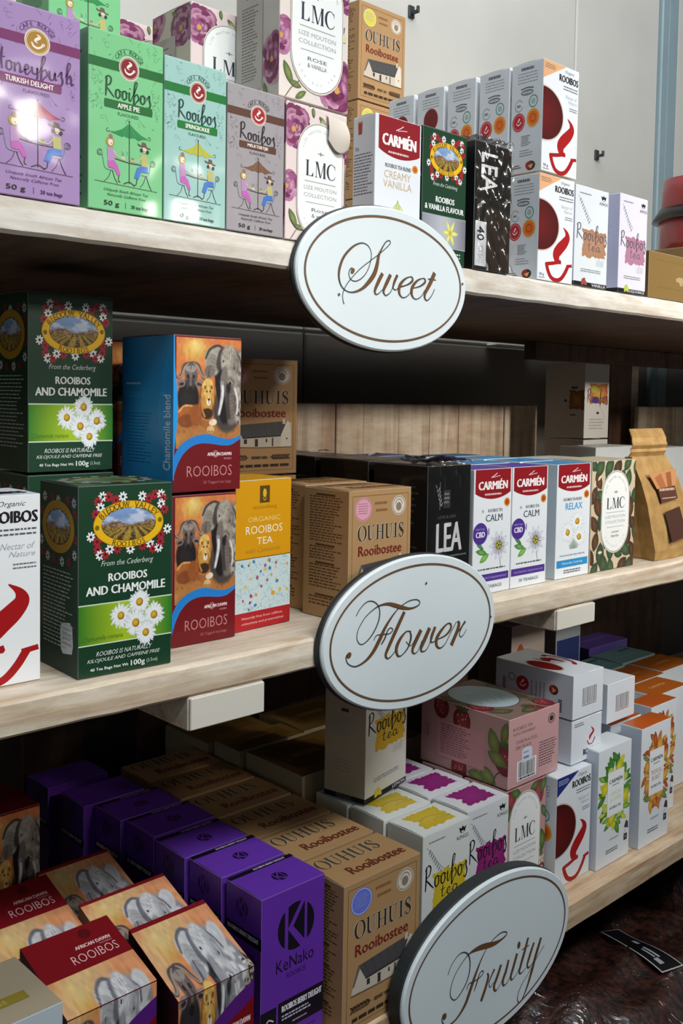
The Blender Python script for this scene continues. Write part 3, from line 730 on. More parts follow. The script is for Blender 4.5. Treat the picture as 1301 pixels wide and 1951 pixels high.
def carmien_white_side(v=0):
    A = Art(.42)
    A.p('side_print').micro(30, 4, 70, 7, 1, '#4a4f58', .9, False).micro(20, 9, 82, 20, 4, '#7d858e', .3, False)
    if v == 0:
        A.ell(50, 27, 20, 2.6, '#5d6670', 18).ell(50, 27, 17, 1.6, '#8b949c', 14).text('NON GMO', 34, 26.2, 66, 28, '#dfe5ea').line([(30, 23.6), (50, 22.6), (70, 23.6)], 3, '#5d6670')
        A.ring(25, 38, 13, None, 1.6, '#7a838c', 20, 10, 330).micro(18, 37, 33, 39.4, 1, '#7a838c', .9)
        A.ring(70, 36, 14, None, 2.6, '#4f8f86', 20).ell(70, 36, 7, None, '#9fb8b4', 10)
        A.p('emblem').ell(25, 53, 20, None, '#b51a2a', 24).ring(25, 53, 17, None, .9, '#e7b9bd', 20); cup_logo(A, 25, 52.5, 13, '#f0dede')
        A.ell(70, 51, 20, None, '#d99a34', 24).ell(70, 51, 15.5, None, '#e06a16', 20).ring(70, 51, 9, None, 1.5, '#7c2a08', 14)
        A.p('side_print').micro(35, 66, 66, 76, 6, '#6f7780', .45).micro(30, 79, 72, 86, 3, '#8a929a', .35)
        A.ell(66, 94, 15, 4.3, '#3a2a2a', 18).ell(60, 93.5, 10, 3.4, '#9c2a22', 14).poly([(58, 94), (75, 92.5), (68, 97)], '#d3b16a').micro(8, 92, 36, 96, 2, '#6a3a3a', .5)
    else:
        A.p('picture').ell(52, 30, 27, None, '#8d1418', 26).ell(52, 30, 24, None, '#6a0a10', 24)
        A.p('side_print').micro(15, 50, 85, 90, 10, '#7d858e', .35)
    return A

def carmien_tab(A, x0=3, x1=97, y1=19):
    n = 12; P = [(x1, 0), (x0, 0)]
    P += [(x0+(x1-x0)*i/n, y1+5*math.sin(math.pi*i/n)**.8) for i in range(n+1)]
    A.p('brand_tab').poly(P, '#8e0f1c')
    A.p('lettering').text('CARMIÉN', x0+9, y1*.42, x1-9, y1*.86, '#f3efee', 'x').line([(44, y1*.36), (52, y1*.28), (60, y1*.18)], 1.4, '#e9dcdc').line([(48, y1*.36), (58, y1*.32), (68, y1*.30)], 1, '#e9dcdc')
    A.micro(28, y1+.4, 72, y1+2.2, 1, '#e2c9cb', .8, False)
def carmien_front(kind):
    A = Art(.46)
    if kind == 'vanilla':
        carmien_tab(A, 7, 97, 24)
        A.p('lettering').text('ROOIBOS TEA BLEND', 22, 33.5, 78, 36.4, '#22262c').text('CREAMY', 20, 38.5, 78, 44, '#c9ab86', 'n').text('VANILLA', 18, 45.5, 80, 51, '#c9ab86', 'n')
        A.p('emblem').ell(87, 33.5, 6.5, None, '#d99a34', 16).ell(87, 33.5, 4.6, None, '#c85a14', 14)
        A.p('picture').leaf(50, 64, 12, -90, '#9db06a', '#e2dfa4', .3).leaf(42, 66, 11, -60, '#b9c07c', '#eee8bc', .3).leaf(58, 66, 11, -118, '#b9c07c', '#eee8bc', .3)
        A.leaf(36, 70, 12, -20, '#f0ead0', '#fbf7e6', .4).leaf(64, 70, 12, -160, '#f0ead0', '#fbf7e6', .4).leaf(50, 74, 11, 90, '#f0ead0', '#fbf7e6', .4).ell(50, 69.5, 4, None, '#6b4a22', 10)
        A.p('lettering').rect(8, 84, 92, 90, '#c9ab86').micro(25, 93, 75, 96, 2, '#6a6f76', .5, False)
        return A
    carmien_tab(A)
    A.p('emblem').ell(88, 27.5, 8, None, '#d99a34', 18).ell(88, 27.5, 5.6, None, '#b5480e', 14)
    if kind == 'relax':
        A.p('lettering').text('ROOIBOS TEA BLEND', 20, 29.6, 74, 32.2, '#22262c').text('RELAX', 26, 34, 76, 40, '#3b9bd0')
        A.p('picture')
        for x, y in ((12, 60), (90, 62)): A.ell(x, y, 10, None, '#e3eaee', 14)
        A.daisy(62, 51, 21); A.daisy(34, 60, 21); A.daisy(68, 65, 21)
        for q in range(9): A.line([(44+q*2.2, 75), (42+q*2.6, 70+abs(q-4)), (40+q*3.2, 66+abs(q-4)*1.3)], 1.3, '#4f7a4a', 3)
        A.p('lettering').micro(12, 79.5, 88, 81, 1, '#8aa7b8', .8, False).p('colour_band').rect(4, 84, 96, 90.5, '#2a8ec8').p('lettering').text('Naturally Calming', 20, 86, 80, 88.6, '#cfe6f2', 'n').micro(25, 93, 75, 96.8, 2, '#4a4f58', .5, False)
    else:
        A.p('lettering').text('ROOIBOS TEA', 38, 32, 76, 34.6, '#3a4450').ell(24, 33.4, 3, None, '#aab2ba', 10).text('CALM', 32, 36.4, 76, 42, '#3a4450', 'm')
        A.p('picture'); x, y = 68, 62
        for q in range(10):
            t = 2*math.pi*q/10; A.leaf(x+15*math.cos(t), y+15*math.sin(t)*A.a, 12, math.degrees(t), '#c3c6d4', '#f1f2f6', .34)
        for q in range(28):
            t = 2*math.pi*q/28; A.line([(x+5*math.cos(t), y+5*math.sin(t)*A.a), (x+17*math.cos(t), y+17*math.sin(t)*A.a)], 1, '#3a2f66' if q % 2 else '#8a84b4'); A.k -= 1
        A.k += 1
        A.ell(x, y, 8.5, None, '#8c8a3a', 16).ell(x, y, 5.5, None, '#c9bf4a', 12)
        for q in range(5): t = 2*math.pi*q/5; A.line([(x, y), (x+8*math.cos(t), y+8*math.sin(t)*A.a)], 1.6, '#3e3a22')
        A.leaf(22, 66, 15, 12, '#3f7a34', '#7cb45a', .34).leaf(30, 71, 14, -30, '#58993e', '#9cc86a', .4).leaf(18, 61, 12, 35, '#2f6a3a', '#5c9a56', .3)
        A.line([(70, 72), (74, 78), (71, 81)], 1.2, '#8a9aa4').leaf(40, 50, 7, -90, '#5b5684', '#b9b6d0', .3)
        A.p('emblem').ell(18, 51, 19, None, '#4b2f8c', 26).p('lettering').text('CBD', 7, 49.6, 30, 54, '#efeaf6', 'x').text('with 5 mg', 6, 46.4, 29, 48.6, '#b9add6', 'n')
        A.micro(14, 79.5, 86, 81, 1, '#4a4f58', .7, False).p('colour_band').rect(1, 84, 96, 90, '#4b2f8c').p('lettering').text('Cannabidiol Supplemented', 8, 86, 90, 88.6, '#a99bd0', 'n').text('20 TEABAGS', 22, 93, 78, 95.6, '#3a4450', 'n')
    return A
def carmien_side(kind='plain'):
    A = Art(.46); A.p('side_print')
    if kind == 'vanilla': A.poly([(22, 4), (24, 13), (40, 13), (42, 4)], '#a8442a').rect(21, 3.4, 43, 4.6, '#c9a08a').text('TEA', 8, 22, 28, 24.6, '#22262c')
    A.micro(6, 27, 92, 58, 14, '#5b616a', .4).micro(6, 66, 92, 90, 9, '#5b616a', .4)
    return A

def fruit_front(kind):
    A = Art(.40); R = random.Random(5 if kind == 'lime' else 9)
    A.p('picture')
    for i in range(46):
        t = 2*math.pi*i/46+R.uniform(-.1, .1); rr = R.uniform(.86, 1.2)
        x = 52+37*rr*math.cos(t); y = 40+26*rr*math.sin(t)
        x = min(max(x, 6), 95)
        if kind == 'lime': c = R.choice([('#3f7a2c', '#6faa3a'), ('#5c9a34', '#a9c94a'), ('#2f6a2c', '#5c9a3a'), ('#c9c43a', '#e6dc5a')])
        else: c = R.choice([('#b5652a', '#dd9a44'), ('#8a4a22', '#c9883a'), ('#5c7a44', '#8aa45a'), ('#c98a2a', '#e8c05a'), ('#9c3a1c', '#d0703a')])
        A.leaf(x, y, R.uniform(11, 19), math.degrees(t)+R.uniform(-50, 50), c[0], c[1], .36)
    for i in range(8):
        t = 2*math.pi*i/8+.3; x = 52+33*math.cos(t); y = 40+22*math.sin(t)
        if kind == 'lime': A.ell(x, y, 9, None, '#8fae2c', 14, 0, '#d9dc6a').ring(x, y, 7, None, .9, '#e9ecb4', 14) if i % 2 else A.ell(x, y, 10, 6, '#b9b51c', 14, 20, '#e8e04a')
        else: A.ell(x, y, 9, 5.5, R.choice(['#c9742a', '#d99a2a', '#a84a22']), 12, R.uniform(0, 90), '#e8b85a')
    A.p('label_panel').rect(28, 21, 78, 59, '#e3e8ea').rect(29, 21.6, 77, 58.4, '#f1f4f5')
    A.p('lettering').text('CARMIÉN', 33, 27, 73, 31, '#1b2430', 'b').micro(42, 32.6, 64, 34, 1, '#7a828a', .7, False)
    if kind == 'lime': A.text('LEMON', 38, 38.6, 68, 42, '#cfd690', 'n').text('& LIME', 37, 43.4, 69, 46.6, '#cfd690', 'n')
    else: A.text('TROPICAL', 34, 38.4, 72, 42.2, '#b5644a', 'n').text('BURST', 38, 43.4, 68, 47.2, '#b5644a', 'n')
    A.text('ROOIBOS TEA', 36, 51, 70, 53.2, '#1b2430', 'b')
    A.micro(38, 78, 66, 80, 1, '#b9c2c4', .8, False).micro(28, 87, 64, 91, 2, '#6a7278', .5, False)
    A.p('picture').line([(88, 84), (84, 80), (88, 77)], .8, '#5a5f66').poly([(83, 74.5), (96, 76.5), (95, 71), (89, 69)], '#4a3a38').rect(83, 80.5, 93, 86, '#2a2426').rect(85.5, 82, 90, 84.4, '#8a8484')
    return A

def lmc_front(kind, aspect=.72):
    A = Art(aspect); A.p('ornament')
    if kind == 'leaf':
        R = random.Random(4)
        for i in range(48):
            x = 4+(i % 6)*18.5+R.uniform(-5, 5)+(9 if (i//6) % 2 else 0); y = 5+(i//6)*13+R.uniform(-3, 3); c = R.choice([('#3a2a20', '#5c3f2c'), ('#45301f', '#6a4630'), ('#33452f', '#4f6a44'), ('#2f4030', '#46603e')])
            A.leaf(x, y, R.uniform(11, 16), R.uniform(20, 150), c[0], c[1], .58)
            if c[0].startswith('#3a') or c[0].startswith('#45'): A.line([(x-3, y-6), (x, y), (x+2, y+6)], .7, '#7d5a3c')
        for i in range(7): A.leaf(R.uniform(5, 95), R.uniform(5, 95), 5, R.uniform(0, 180), '#d8c6a4', '#ece0c4', .4)
    elif kind == 'rose':
        A.peony(15, 17, 26, 1.1).peony(4, 60, 20).peony(86, 84, 30).peony(94, 20, 18)
        for x, y, r_, q in ((60, 8, 8, 40), (66, 13, 7, -50), (12, 84, 13, 60), (22, 90, 9, 10), (44, 3, 7, 80), (90, 46, 7, 120), (30, 96, 9, -30)): A.leaf(x, y, r_, q, '#4c5f3c', '#8a9a4c')
        A.line([(8, 100), (18, 92), (30, 86)], 1, '#6a5a44').ell(60, 11, 5, 4, '#8f9a6a', 12, 0, '#b9c08a').ell(93, 50, 4, None, '#d9d0a0', 8)
    elif kind == 'berry':
        for x, y, r_ in ((12, 8, 12), (80, 10, 14), (93, 88, 13), (8, 90, 14)): A.ell(x, y, r_, r_*.9, '#7d2432', 14, 0, '#a84a52')
        for x, y, r_, q in ((24, 4, 14, 20), (92, 55, 17, 80), (88, 70, 14, 100), (6, 20, 13, 100), (95, 30, 12, 60), (70, 4, 12, 160), (60, 97, 14, 0), (92, 6, 14, 120)): A.leaf(x, y, r_, q, '#3f5230', '#6f8a46', .5)
        for i in range(10): A.ell(93+A.r.uniform(-6, 6), 76+A.r.uniform(-6, 6), 2.4, None, '#d9cdb4', 7)
    o = {'leaf': (54, 47, 30, 36), 'rose': (53, 50, 36, 41), 'rose_small': (57, 54, 37, 42), 'berry': (48, 50, 36, 43)}[kind if aspect > .65 or kind != 'rose' else 'rose_small']
    cx, cy, rx, ry = o
    def stad(rx, ry):
        P = []; k = rx*A.a
        for a in np.linspace(0, math.pi, 14): P.append((cx+rx*math.cos(a), cy-(ry-k)-k*math.sin(a)))
        for a in np.linspace(math.pi, 2*math.pi, 14): P.append((cx+rx*math.cos(a), cy+(ry-k)-k*math.sin(a)))
        return P
    A.p('label_panel').poly(stad(rx+2.4, ry+2.2), '#ddd6cc').poly(stad(rx+1.3, ry+1.2), '#77706c').poly(stad(rx+.7, ry+.65), '#eef0ee').p('lettering')
    A.arc_text('LIZE MOUTON COLLECTION', cx, cy-ry+rx*A.a, rx*.82, rx*.82*A.a, 3, '#9a9a98', -165, -15, 'n')
    s_ = rx/36
    A.line([(cx-6*s_, cy-.50*ry, .3), (cx, cy-.50*ry, 1.4), (cx+6*s_, cy-.50*ry, .3)], 1.1, '#6f7478').leaf(cx, cy-.50*ry, 3*s_, 90, '#7c8084', '#8c9094', .4)
    serif(A, 'LMC', cx-25*s_, cy-.36*ry, cx+26*s_, cy-.08*ry, '#2e3440')
    A.rect(cx-26*s_, cy+.005*ry, cx+26*s_, cy+.02*ry, '#a4a8a8')
    A.text('LIZE MOUTON', cx-27*s_, cy+.09*ry, cx+27*s_, cy+.16*ry, '#9aa0a2', 'n').text('COLLECTION', cx-27*s_, cy+.22*ry, cx+27*s_, cy+.29*ry, '#9aa0a2', 'n')
    A.rect(cx-24*s_, cy+.38*ry, cx+24*s_, cy+.39*ry, '#8c9092')
    t1, t2 = {'leaf': ('roasted', 'herbs'), 'rose': ('ROSE', '& VANILLA'), 'berry': ('STRAWBERRY', '& CREAM')}[kind]
    if aspect < .65 and kind == 'rose': t1, t2 = 'Rose', '& vanilla'
    wq = 14 if kind != 'leaf' else 11
    A.text(t1, cx-wq*s_, cy+.48*ry, cx+wq*s_, cy+.54*ry, '#4c5258', 'i' if t1.islower() else 'n').text(t2, cx-wq*s_, cy+.58*ry, cx+wq*s_, cy+.65*ry, '#4c5258', 'i' if t1.islower() else 'n')
    A.arc_text('ROOIBOS TEA', cx, cy+ry-rx*A.a, rx*.82, rx*.82*A.a, 2.6, '#b4b4b2', 150, 30, 'n', True)
    return A
def lmc_side(kind):
    A = Art(.6); A.p('ornament')
    if kind == 'rose': A.peony(78, 16, 30).peony(10, 6, 24).peony(86, 74, 24, 1.2); A.leaf(60, 5, 9, 30, '#4c5f3c', '#8a9a4c').leaf(70, 95, 11, 70, '#4c5f3c', '#8a9a4c')
    A.p('label_panel').rect(0, 22, 62, 92, '#bdb6b2').p('side_print').micro(14, 36, 52, 86, 24, '#77706e', .5).rect(24, 30, 44, 30.8, '#55504e').micro(22, 22, 46, 27, 4, '#99928f', .4)
    return A

def ouhuis_front(seal='#e0a0b4'):
    A = Art(.67); br = '#4a2f1e'
    A.p('border').rect(5, 4, 95, 4.5, '#7a5a38').rect(5, 96, 95, 96.5, '#7a5a38').rect(5, 4, 5.7, 96.5, '#7a5a38').rect(94.3, 4, 95, 96.5, '#7a5a38')
    A.p('seal').ell(22, 14.5, 13.5, None, seal, 26).ring(22, 14.5, 12.6, None, .7, '#8a5a5a' if seal == '#e0a0b4' else '#c9d4f0', 26).micro(14, 10, 30, 19, 5, '#8a5c66' if seal == '#e0a0b4' else '#8f93c8', .3)
    A.p('emblem').ell(79, 13.5, 11.5, None, '#d9cfc0', 24).ring(79, 13.5, 10.5, None, .8, '#6b5a4a', 24).ell(79, 14.5, 4.5, 3.4, '#8a7a6a', 12).ring(79, 12.6, 6, None, .8, '#6b5a4a', 16, 180, 360)
    A.p('lettering').micro(40, 9.5, 60, 12, 1, '#8a5c34', .8, False).micro(42, 15, 60, 17.5, 1, '#8a5c34', .8, False)
    for dx, dy, c in ((.8, .5, '#c9bca4'), (-.8, -.4, '#c9bca4'), (0, 0, '#2c211c')): serif(A, 'OUHUIS', 14+dx, 27+dy, 88+dx, 38.5+dy, c)
    A.text('Rooibostee', 15, 42.5, 84, 50.2, '#7a1c14', 'm')
    # the cottage
    A.p('picture').poly([(10, 75), (13, 68), (20, 57), (85, 54), (92, 55), (92, 76), (50, 76)], '#c9bfae')
    A.poly([(19, 57), (28, 67.5), (78, 66), (86, 53.5)], '#4c4a4c').poly([(19, 57), (12, 70), (14, 70), (21, 59.5)], '#6a6460').poly([(28, 67.5), (78, 66), (78, 67), (28.6, 68.6)], '#2a2624')
    for i in range(6): A.line([(26+i*10, 56.5-i*.5), (33+i*9, 67)], .5, '#3a383a')
    A.poly([(78, 66), (86, 53.5), (88, 53.5), (92, 66), (92, 76), (78, 76)], '#d8cfbe').rect(30, 69, 34, 73, '#3a3230').rect(44, 69, 48, 75.5, '#3a3230').rect(58, 69, 60, 72, '#3a3230').rect(66, 68, 68, 75.5, '#4a423e').ell(86, 69, 1.2, None, '#3a3230', 6)
    A.line([(10, 75.6), (50, 76.6), (93, 76.6)], .7, '#5c4a3a').rect(80, 51.6, 84, 56, '#c9bfae')
    A.p('ornament')
    for sgn, x0 in ((-1, 36), (1, 64)):
        A.line([(x0, 85), (x0+sgn*14, 84.6), (x0+sgn*26, 85)], .6, '#3c2a1c')
        for i in range(6): A.leaf(x0+sgn*(4+i*4), 83.6, 3.2, -30*sgn, '#3c2a1c', '#4c3624', .3).leaf(x0+sgn*(4+i*4), 86.2, 3.2, 30*sgn, '#3c2a1c', '#4c3624', .3)
    A.p('lettering').text('SEDERT 1850', 40, 84, 60, 86.4, '#3c2a1c').micro(12, 91, 90, 94, 1, '#3c2a1c', .8, False)
    return A
def ouhuis_side():
    A = Art(.53); c = '#5a3a22'; A.p('side_print')
    for y0, y1, n in ((6, 42, 17), (45, 56, 5), (59, 78, 8), (84, 92, 3)):
        A.rect(28, y0-2.2, 70, y0-.6, c).micro(14, y0, 88, y1, n, c, .42)
    return A
def ouhuis_top():
    A = Art(1.25); A.p('top_print')
    for dx, c in ((.9, '#c0a884'), (0, '#4c463e')): serif(A, 'OUHUIS', 6+dx, 14+dx, 82+dx, 44+dx, c)
    A.text('Rooibostee', 22, 60, 92, 82, '#6b2c1c', 'm'); return A

def kenako_logo(A, cx, cy, rx, c, bg):
    ry = rx*A.a*.98
    A.ell(cx, cy, rx, ry, c, 40)
    q = rx
    A.rect(cx-.62*q, cy-ry*1.02, cx-.44*q, cy+ry*1.02, bg)
    A.poly([(cx+.50*q, cy-ry*.98), (cx+.30*q, cy-ry*1.02), (cx-.46*q, cy+.02*ry), (cx+.28*q, cy+ry*1.02), (cx+.62*q, cy+ry*.95), (cx-.16*q, cy-.02*ry)], bg)
    A.rect(cx+.46*q, cy-ry*1.0, cx+.60*q, cy+ry*1.0, bg)
PUR = '#6730aa'
def kenako_front():
    A = Art(.5); k = '#130d1c'
    A.p('emblem'); kenako_logo(A, 54, 24, 29, k, PUR)
    A.p('lettering').text('KeNako', 23, 41, 83, 48.6, k, 'n').text('ROOIBOS', 40, 51, 70, 54, k, 'n')
    A.p('colour_band').rect(27, 67, 100, 85, k).rect(0, 68, 24, 100, k)
    A.p('lettering').text('ROOIBOS BERRY DELIGHT', 33, 69.6, 97, 73.4, '#e8e2ee', 'x').micro(33, 75.5, 80, 79.5, 2, '#c9c0d6', .5).micro(50, 81.4, 76, 83, 1, '#a99fc0', .6).line([(6, 78), (12, 74), (20, 76)], 1.6, '#e8e2ee')
    A.text('20', 5, 82, 18, 87, '#e8e2ee').micro(33, 89, 92, 96, 4, '#2a1050', .4)
    return A
def kenako_side():
    A = Art(.35); k = '#2a1250'
    A.p('emblem'); kenako_logo(A, 46, 11, 17, k, '#54268f')
    A.p('side_print').rect(0, 23.4, 100, 30.5, '#100a18').text('ROOIBOS BERRY DELIGHT', 6, 25, 92, 27.6, '#cfc6dc', 'x').micro(14, 36, 88, 88, 24, '#2a1250', .4)
    return A
def kenako_top():
    A = Art(1.5); A.p('top_print'); kenako_logo(A, 52, 56, 10, '#1d0f33', PUR)
    A.rect(0, 2, 100, 13, '#120c1a').text('ROOIBOS BERRY DELIGHT', 38, 4.5, 88, 10, '#cfc6dc', 'x'); return A

def kings_front(c, c2, base=None, word=None, faint=False):
    A = Art(.56); ink = '#17171a' if not faint else '#55505a'; hs = .9 if not faint else .8
    A.p('picture').line([(8, 10), (20, 16), (32, 25), (48, 33)], .6, '#4a505c')
    for i in range(9):
        x = 14+i*3.4; y = 16+i*2.6; A.leaf(x, y-2, 4, -50, '#6a7080', '#9aa0ac', .3).line([(x, y), (x+3, y-4)], .4, '#4a505c')
    dv = 0 if faint else -10
    A.splash(22, 42+dv, 94, 70+dv, c, 3, c2)
    for i in range(6): A.line([(66+i*4, 78+dv), (68+i*4, 72-i % 3+dv)], .5, '#5c6070')
    A.p('emblem').ell(84, 8.4, 6, 1.7, '#1b1b22', 14).poly([(78, 8), (76, 5), (81, 6.2), (84, 4.2), (87, 6.2), (92, 5), (90, 8)], '#1b1b22').ell(84, 9, 3.4, .7, '#e8e8e8', 10)
    A.p('lettering').text('KINGS', 72, 11.6, 97, 14.6, '#1b1b22', 'n').micro(12, 6.5, 46, 8, 1, '#7a808a', .7, False)
    handword(A, 'Rooibos', 5, (34 if not faint else 37)+dv, 100, 53+dv, 2.5*hs, ink); handword(A, 'tea', 38, 52+dv, 78, 63+dv, 1.8*hs, ink)
    A.micro(20, 82, 80, 86, 2, '#8a9098', .5, False)
    if base:
        A.p('base_strip').rect(0, 95.4, 100, 100, '#141416'); w = 5.5*len(word)
        A.text(word, 96-w*1.1, 96.2, 96, 99, '#dcdce0', 'b').leaf(28, 95, 9, -50, *base, .6).leaf(34, 96, 7, 40, *base, .6)
    return A
def kings_top(c, c2):
    A = Art(1.3); A.p('top_print').splash(20, 14, 84, 84, c, 8, c2)
    for i in range(7): A.line([(50+i*5, 70), (53+i*5, 58-i % 3*3)], .5, '#4a4650')
    A.line([(28, 50), (50, 42), (74, 52)], .8, '#7a5a1c' if c.startswith('#d') else '#5a1446'); return A
def kings_side(base=False):
    A = Art(.5); A.p('side_print').micro(20, 30, 80, 46, 6, '#a8aca8', .3).rect(40, 22, 58, 25, '#4a463c').micro(25, 66, 80, 78, 4, '#a8a49a', .3)
    if base: A.p('base_strip').rect(0, 95.4, 100, 100, '#141416').p('side_print').text('PRODUCT OF', 30, 96, 66, 97.4, '#9c9ca0', 'n').text('SOUTH AFRICA', 30, 98, 68, 99.4, '#9c9ca0', 'n')
    return A

def lea_front():
    A = Art(.48); A.p('emblem')
    for i in range(5): A.leaf(26+i*1.6, 17+i*2.8, 4.4, -60, '#8a8c8e', '#b4b6b8', .28).leaf(20+i*2.2, 15+i*3.2, 3.8, -120, '#8a8c8e', '#b4b6b8', .28)
    A.line([(28, 12), (28, 32)], .8, '#9a9c9e').rect(36, 18, 52, 31, '#3c3c3e').micro(38, 20, 50, 29, 3, '#8a8c8e', .5)
    A.p('lettering').text('LOVE & LEAF', 24, 36.4, 66, 38.6, '#6c6e70', 'n').text('LEA', 22, 42, 80, 63, '#eceef0', 'b').micro(46, 66, 92, 67.6, 1, '#8a8c8e', .7, False).micro(30, 80, 80, 88, 3, '#6a6c6e', .4)
    return A
def lea_rotated():
    A = Art(.42); A.p('picture').rect(30, 50, 99, 99, '#2c2119').p('lettering').text('LEA', 18, 8, 60, 38, '#e6e6e6', 'b', 90)
    A.micro(8, 44, 22, 60, 3, '#55514c', .4, True, True)
    A.p('price_panel').rect(4, 62, 34, 97, '#d8dade').p('lettering').text('40', 10, 66, 28, 77, '#26282c', 'x', 90).text('TEA BAGS', 13, 81, 24, 95, '#8a8c90', 'n', 90)
    return A

def green_front(variety='cham'):
    A = Art(.59); G = '#0b3a22'
    A.p('flower_wreath')
    f = [(200,122,0),(255,122,1),(160,170,1),(180,228,0),(140,293,1),(320,155,1),(385,122,0),(567,118,0),(630,140,1),(690,100,1),(748,100,0),(768,140,1),(750,198,0),(780,255,1),
         (95,512,0),(150,560,1),(155,640,1),(175,695,0),(225,690,1),(265,638,0),(335,640,1),(455,645,0),(570,620,1),(645,605,0),(670,655,1),(725,645,0),(742,585,1),(745,510,1),(810,457,0)]
    for x, y, r_ in f:
        A.flower(2+x/8.75, (y-20+x*.05)/18.8, 4.9, '#a5222e' if r_ else '#e9eeec', 8, '#4c0c14' if r_ else '#1c2430')
    A.p('emblem').ell(52.5, 21, 37.6, 12.4, '#c9980a', 44).ell(52.5, 21, 36.6, 11.9, '#ecb80e', 44).ell(52.5, 21, 29.2, 8.9, '#4a3a10', 40)
    mk = lambda i, j: (i-.5)**2+(j-.5)**2 < .25
    A.paint(valley, 24, 12.4, 81, 29.6, 44, 34, mk)
    A.p('lettering').arc_text('BIEDOUW VALLEY', 52.5, 21, 32.8, 10.4, 5.4, '#5c4a0a', -152, -28).arc_text('ROOIBOS', 52.5, 21, 33, 10.6, 5, '#5c4a0a', 118, 62, 'b', True)
    A.ell(19, 22, 2.4, None, '#7a6410', 8).ell(86, 20, 2.4, None, '#7a6410', 8)
    A.text('From the Cederberg', 23, 39.4, 79, 43.2, '#c9d4cc', 'i')
    if variety == 'cham':
        A.text('ROOIBOS', 31, 46.4, 72, 50.6, '#eef2f0', 'x').text('AND CHAMOMILE', 8, 52.6, 92, 57.2, '#eef2f0', 'x')
        A.p('colour_band').rect(0, 61.6, 100, 83.4, '#cfe0c4').grad(0, 62.3, 100, 82.7, '#2f7a1e', '#a9c81c', '#1f7a2a', 12)
        A.p('picture').daisy(64, 63.5, 13); A.daisy(44, 69.5, 12.5); A.daisy(80, 71.5, 13); A.daisy(60, 74.5, 13.5); A.daisy(71, 80.5, 12.5)
        A.p('lettering').text('Chamomile romana', 4, 78.4, 46, 81, '#3f6a1a', 'i').text('ROOIBOS IS NATURALLY', 18, 87, 78, 89.4, '#dfe6e2', 'i').text('KILOJOULE AND CAFFEINE FREE', 9, 90.6, 87, 93, '#dfe6e2', 'i')
        A.text('40 Tea Bags Net Wt', 12, 95.4, 52, 97.4, '#e6ece8').text('100g', 55, 94.4, 70, 98.2, '#e6ece8').text('(3.5oz)', 72, 95, 84, 97.4, '#c9d4cc', 'n')
    else:
        A.text('ROOIBOS', 30, 50, 72, 54.4, '#eef2f0', 'x').text('& VANILLA FLAVOUR', 6, 56.4, 94, 60.6, '#eef2f0', 'x')
        A.p('colour_band').rect(0, 64, 100, 88, '#a8a8b0').grad(0, 64.6, 100, 87.4, '#8a8c98', '#b9bcc4', '#70727c').p('picture')
        for q in range(6): A.leaf(64+9*math.cos(q*1.05), 76+9*math.sin(q*1.05)*A.a, 10, q*60, '#c9c84a', '#ecea9a', .3)
        A.ell(64, 76, 3.4, None, '#c9a83a', 8).p('lettering').micro(12, 91, 88, 96, 2, '#c9d4cc', .5, False)
    return A
def green_side():
    A = Art(.48)
    A.p('flower_wreath')
    for x, y, r_ in ((14, 8, 0), (34, 8, 1), (50, 9, 0), (74, 8, 1), (90, 9, 0), (8, 16, 1), (92, 15, 1), (5, 32, 0), (10, 38, 1), (22, 40, 0), (40, 41, 1), (60, 41, 0), (78, 40, 1), (92, 36, 0), (96, 28, 1)): A.flower(x, y, 6, '#7d1a24' if r_ else '#b9c0bc', 8, '#1c2430')
    A.p('emblem').ell(50, 23, 42, 14, '#a87f0a', 36).ell(50, 23, 32, 9.6, '#3a3012', 30)
    A.paint(valley, 20, 14, 80, 32, 22, 20, lambda i, j: (i-.5)**2+(j-.5)**2 < .25)
    A.p('side_print').micro(10, 46, 90, 88, 20, '#a9b4ac', .3); return A
def green_top():
    A = Art(1.1); A.p('top_print').ell(50, 48, 34, 30, '#8a8a3a', 30).ell(50, 48, 27, 22, '#3c5a40', 30)
    R = random.Random(2)
    for i in range(26): t = 2*math.pi*i/26; A.flower(50+43*math.cos(t), 48+40*math.sin(t), 5, '#7d2a30' if i % 2 else '#c9d2cc', 7, '#223')
    return A

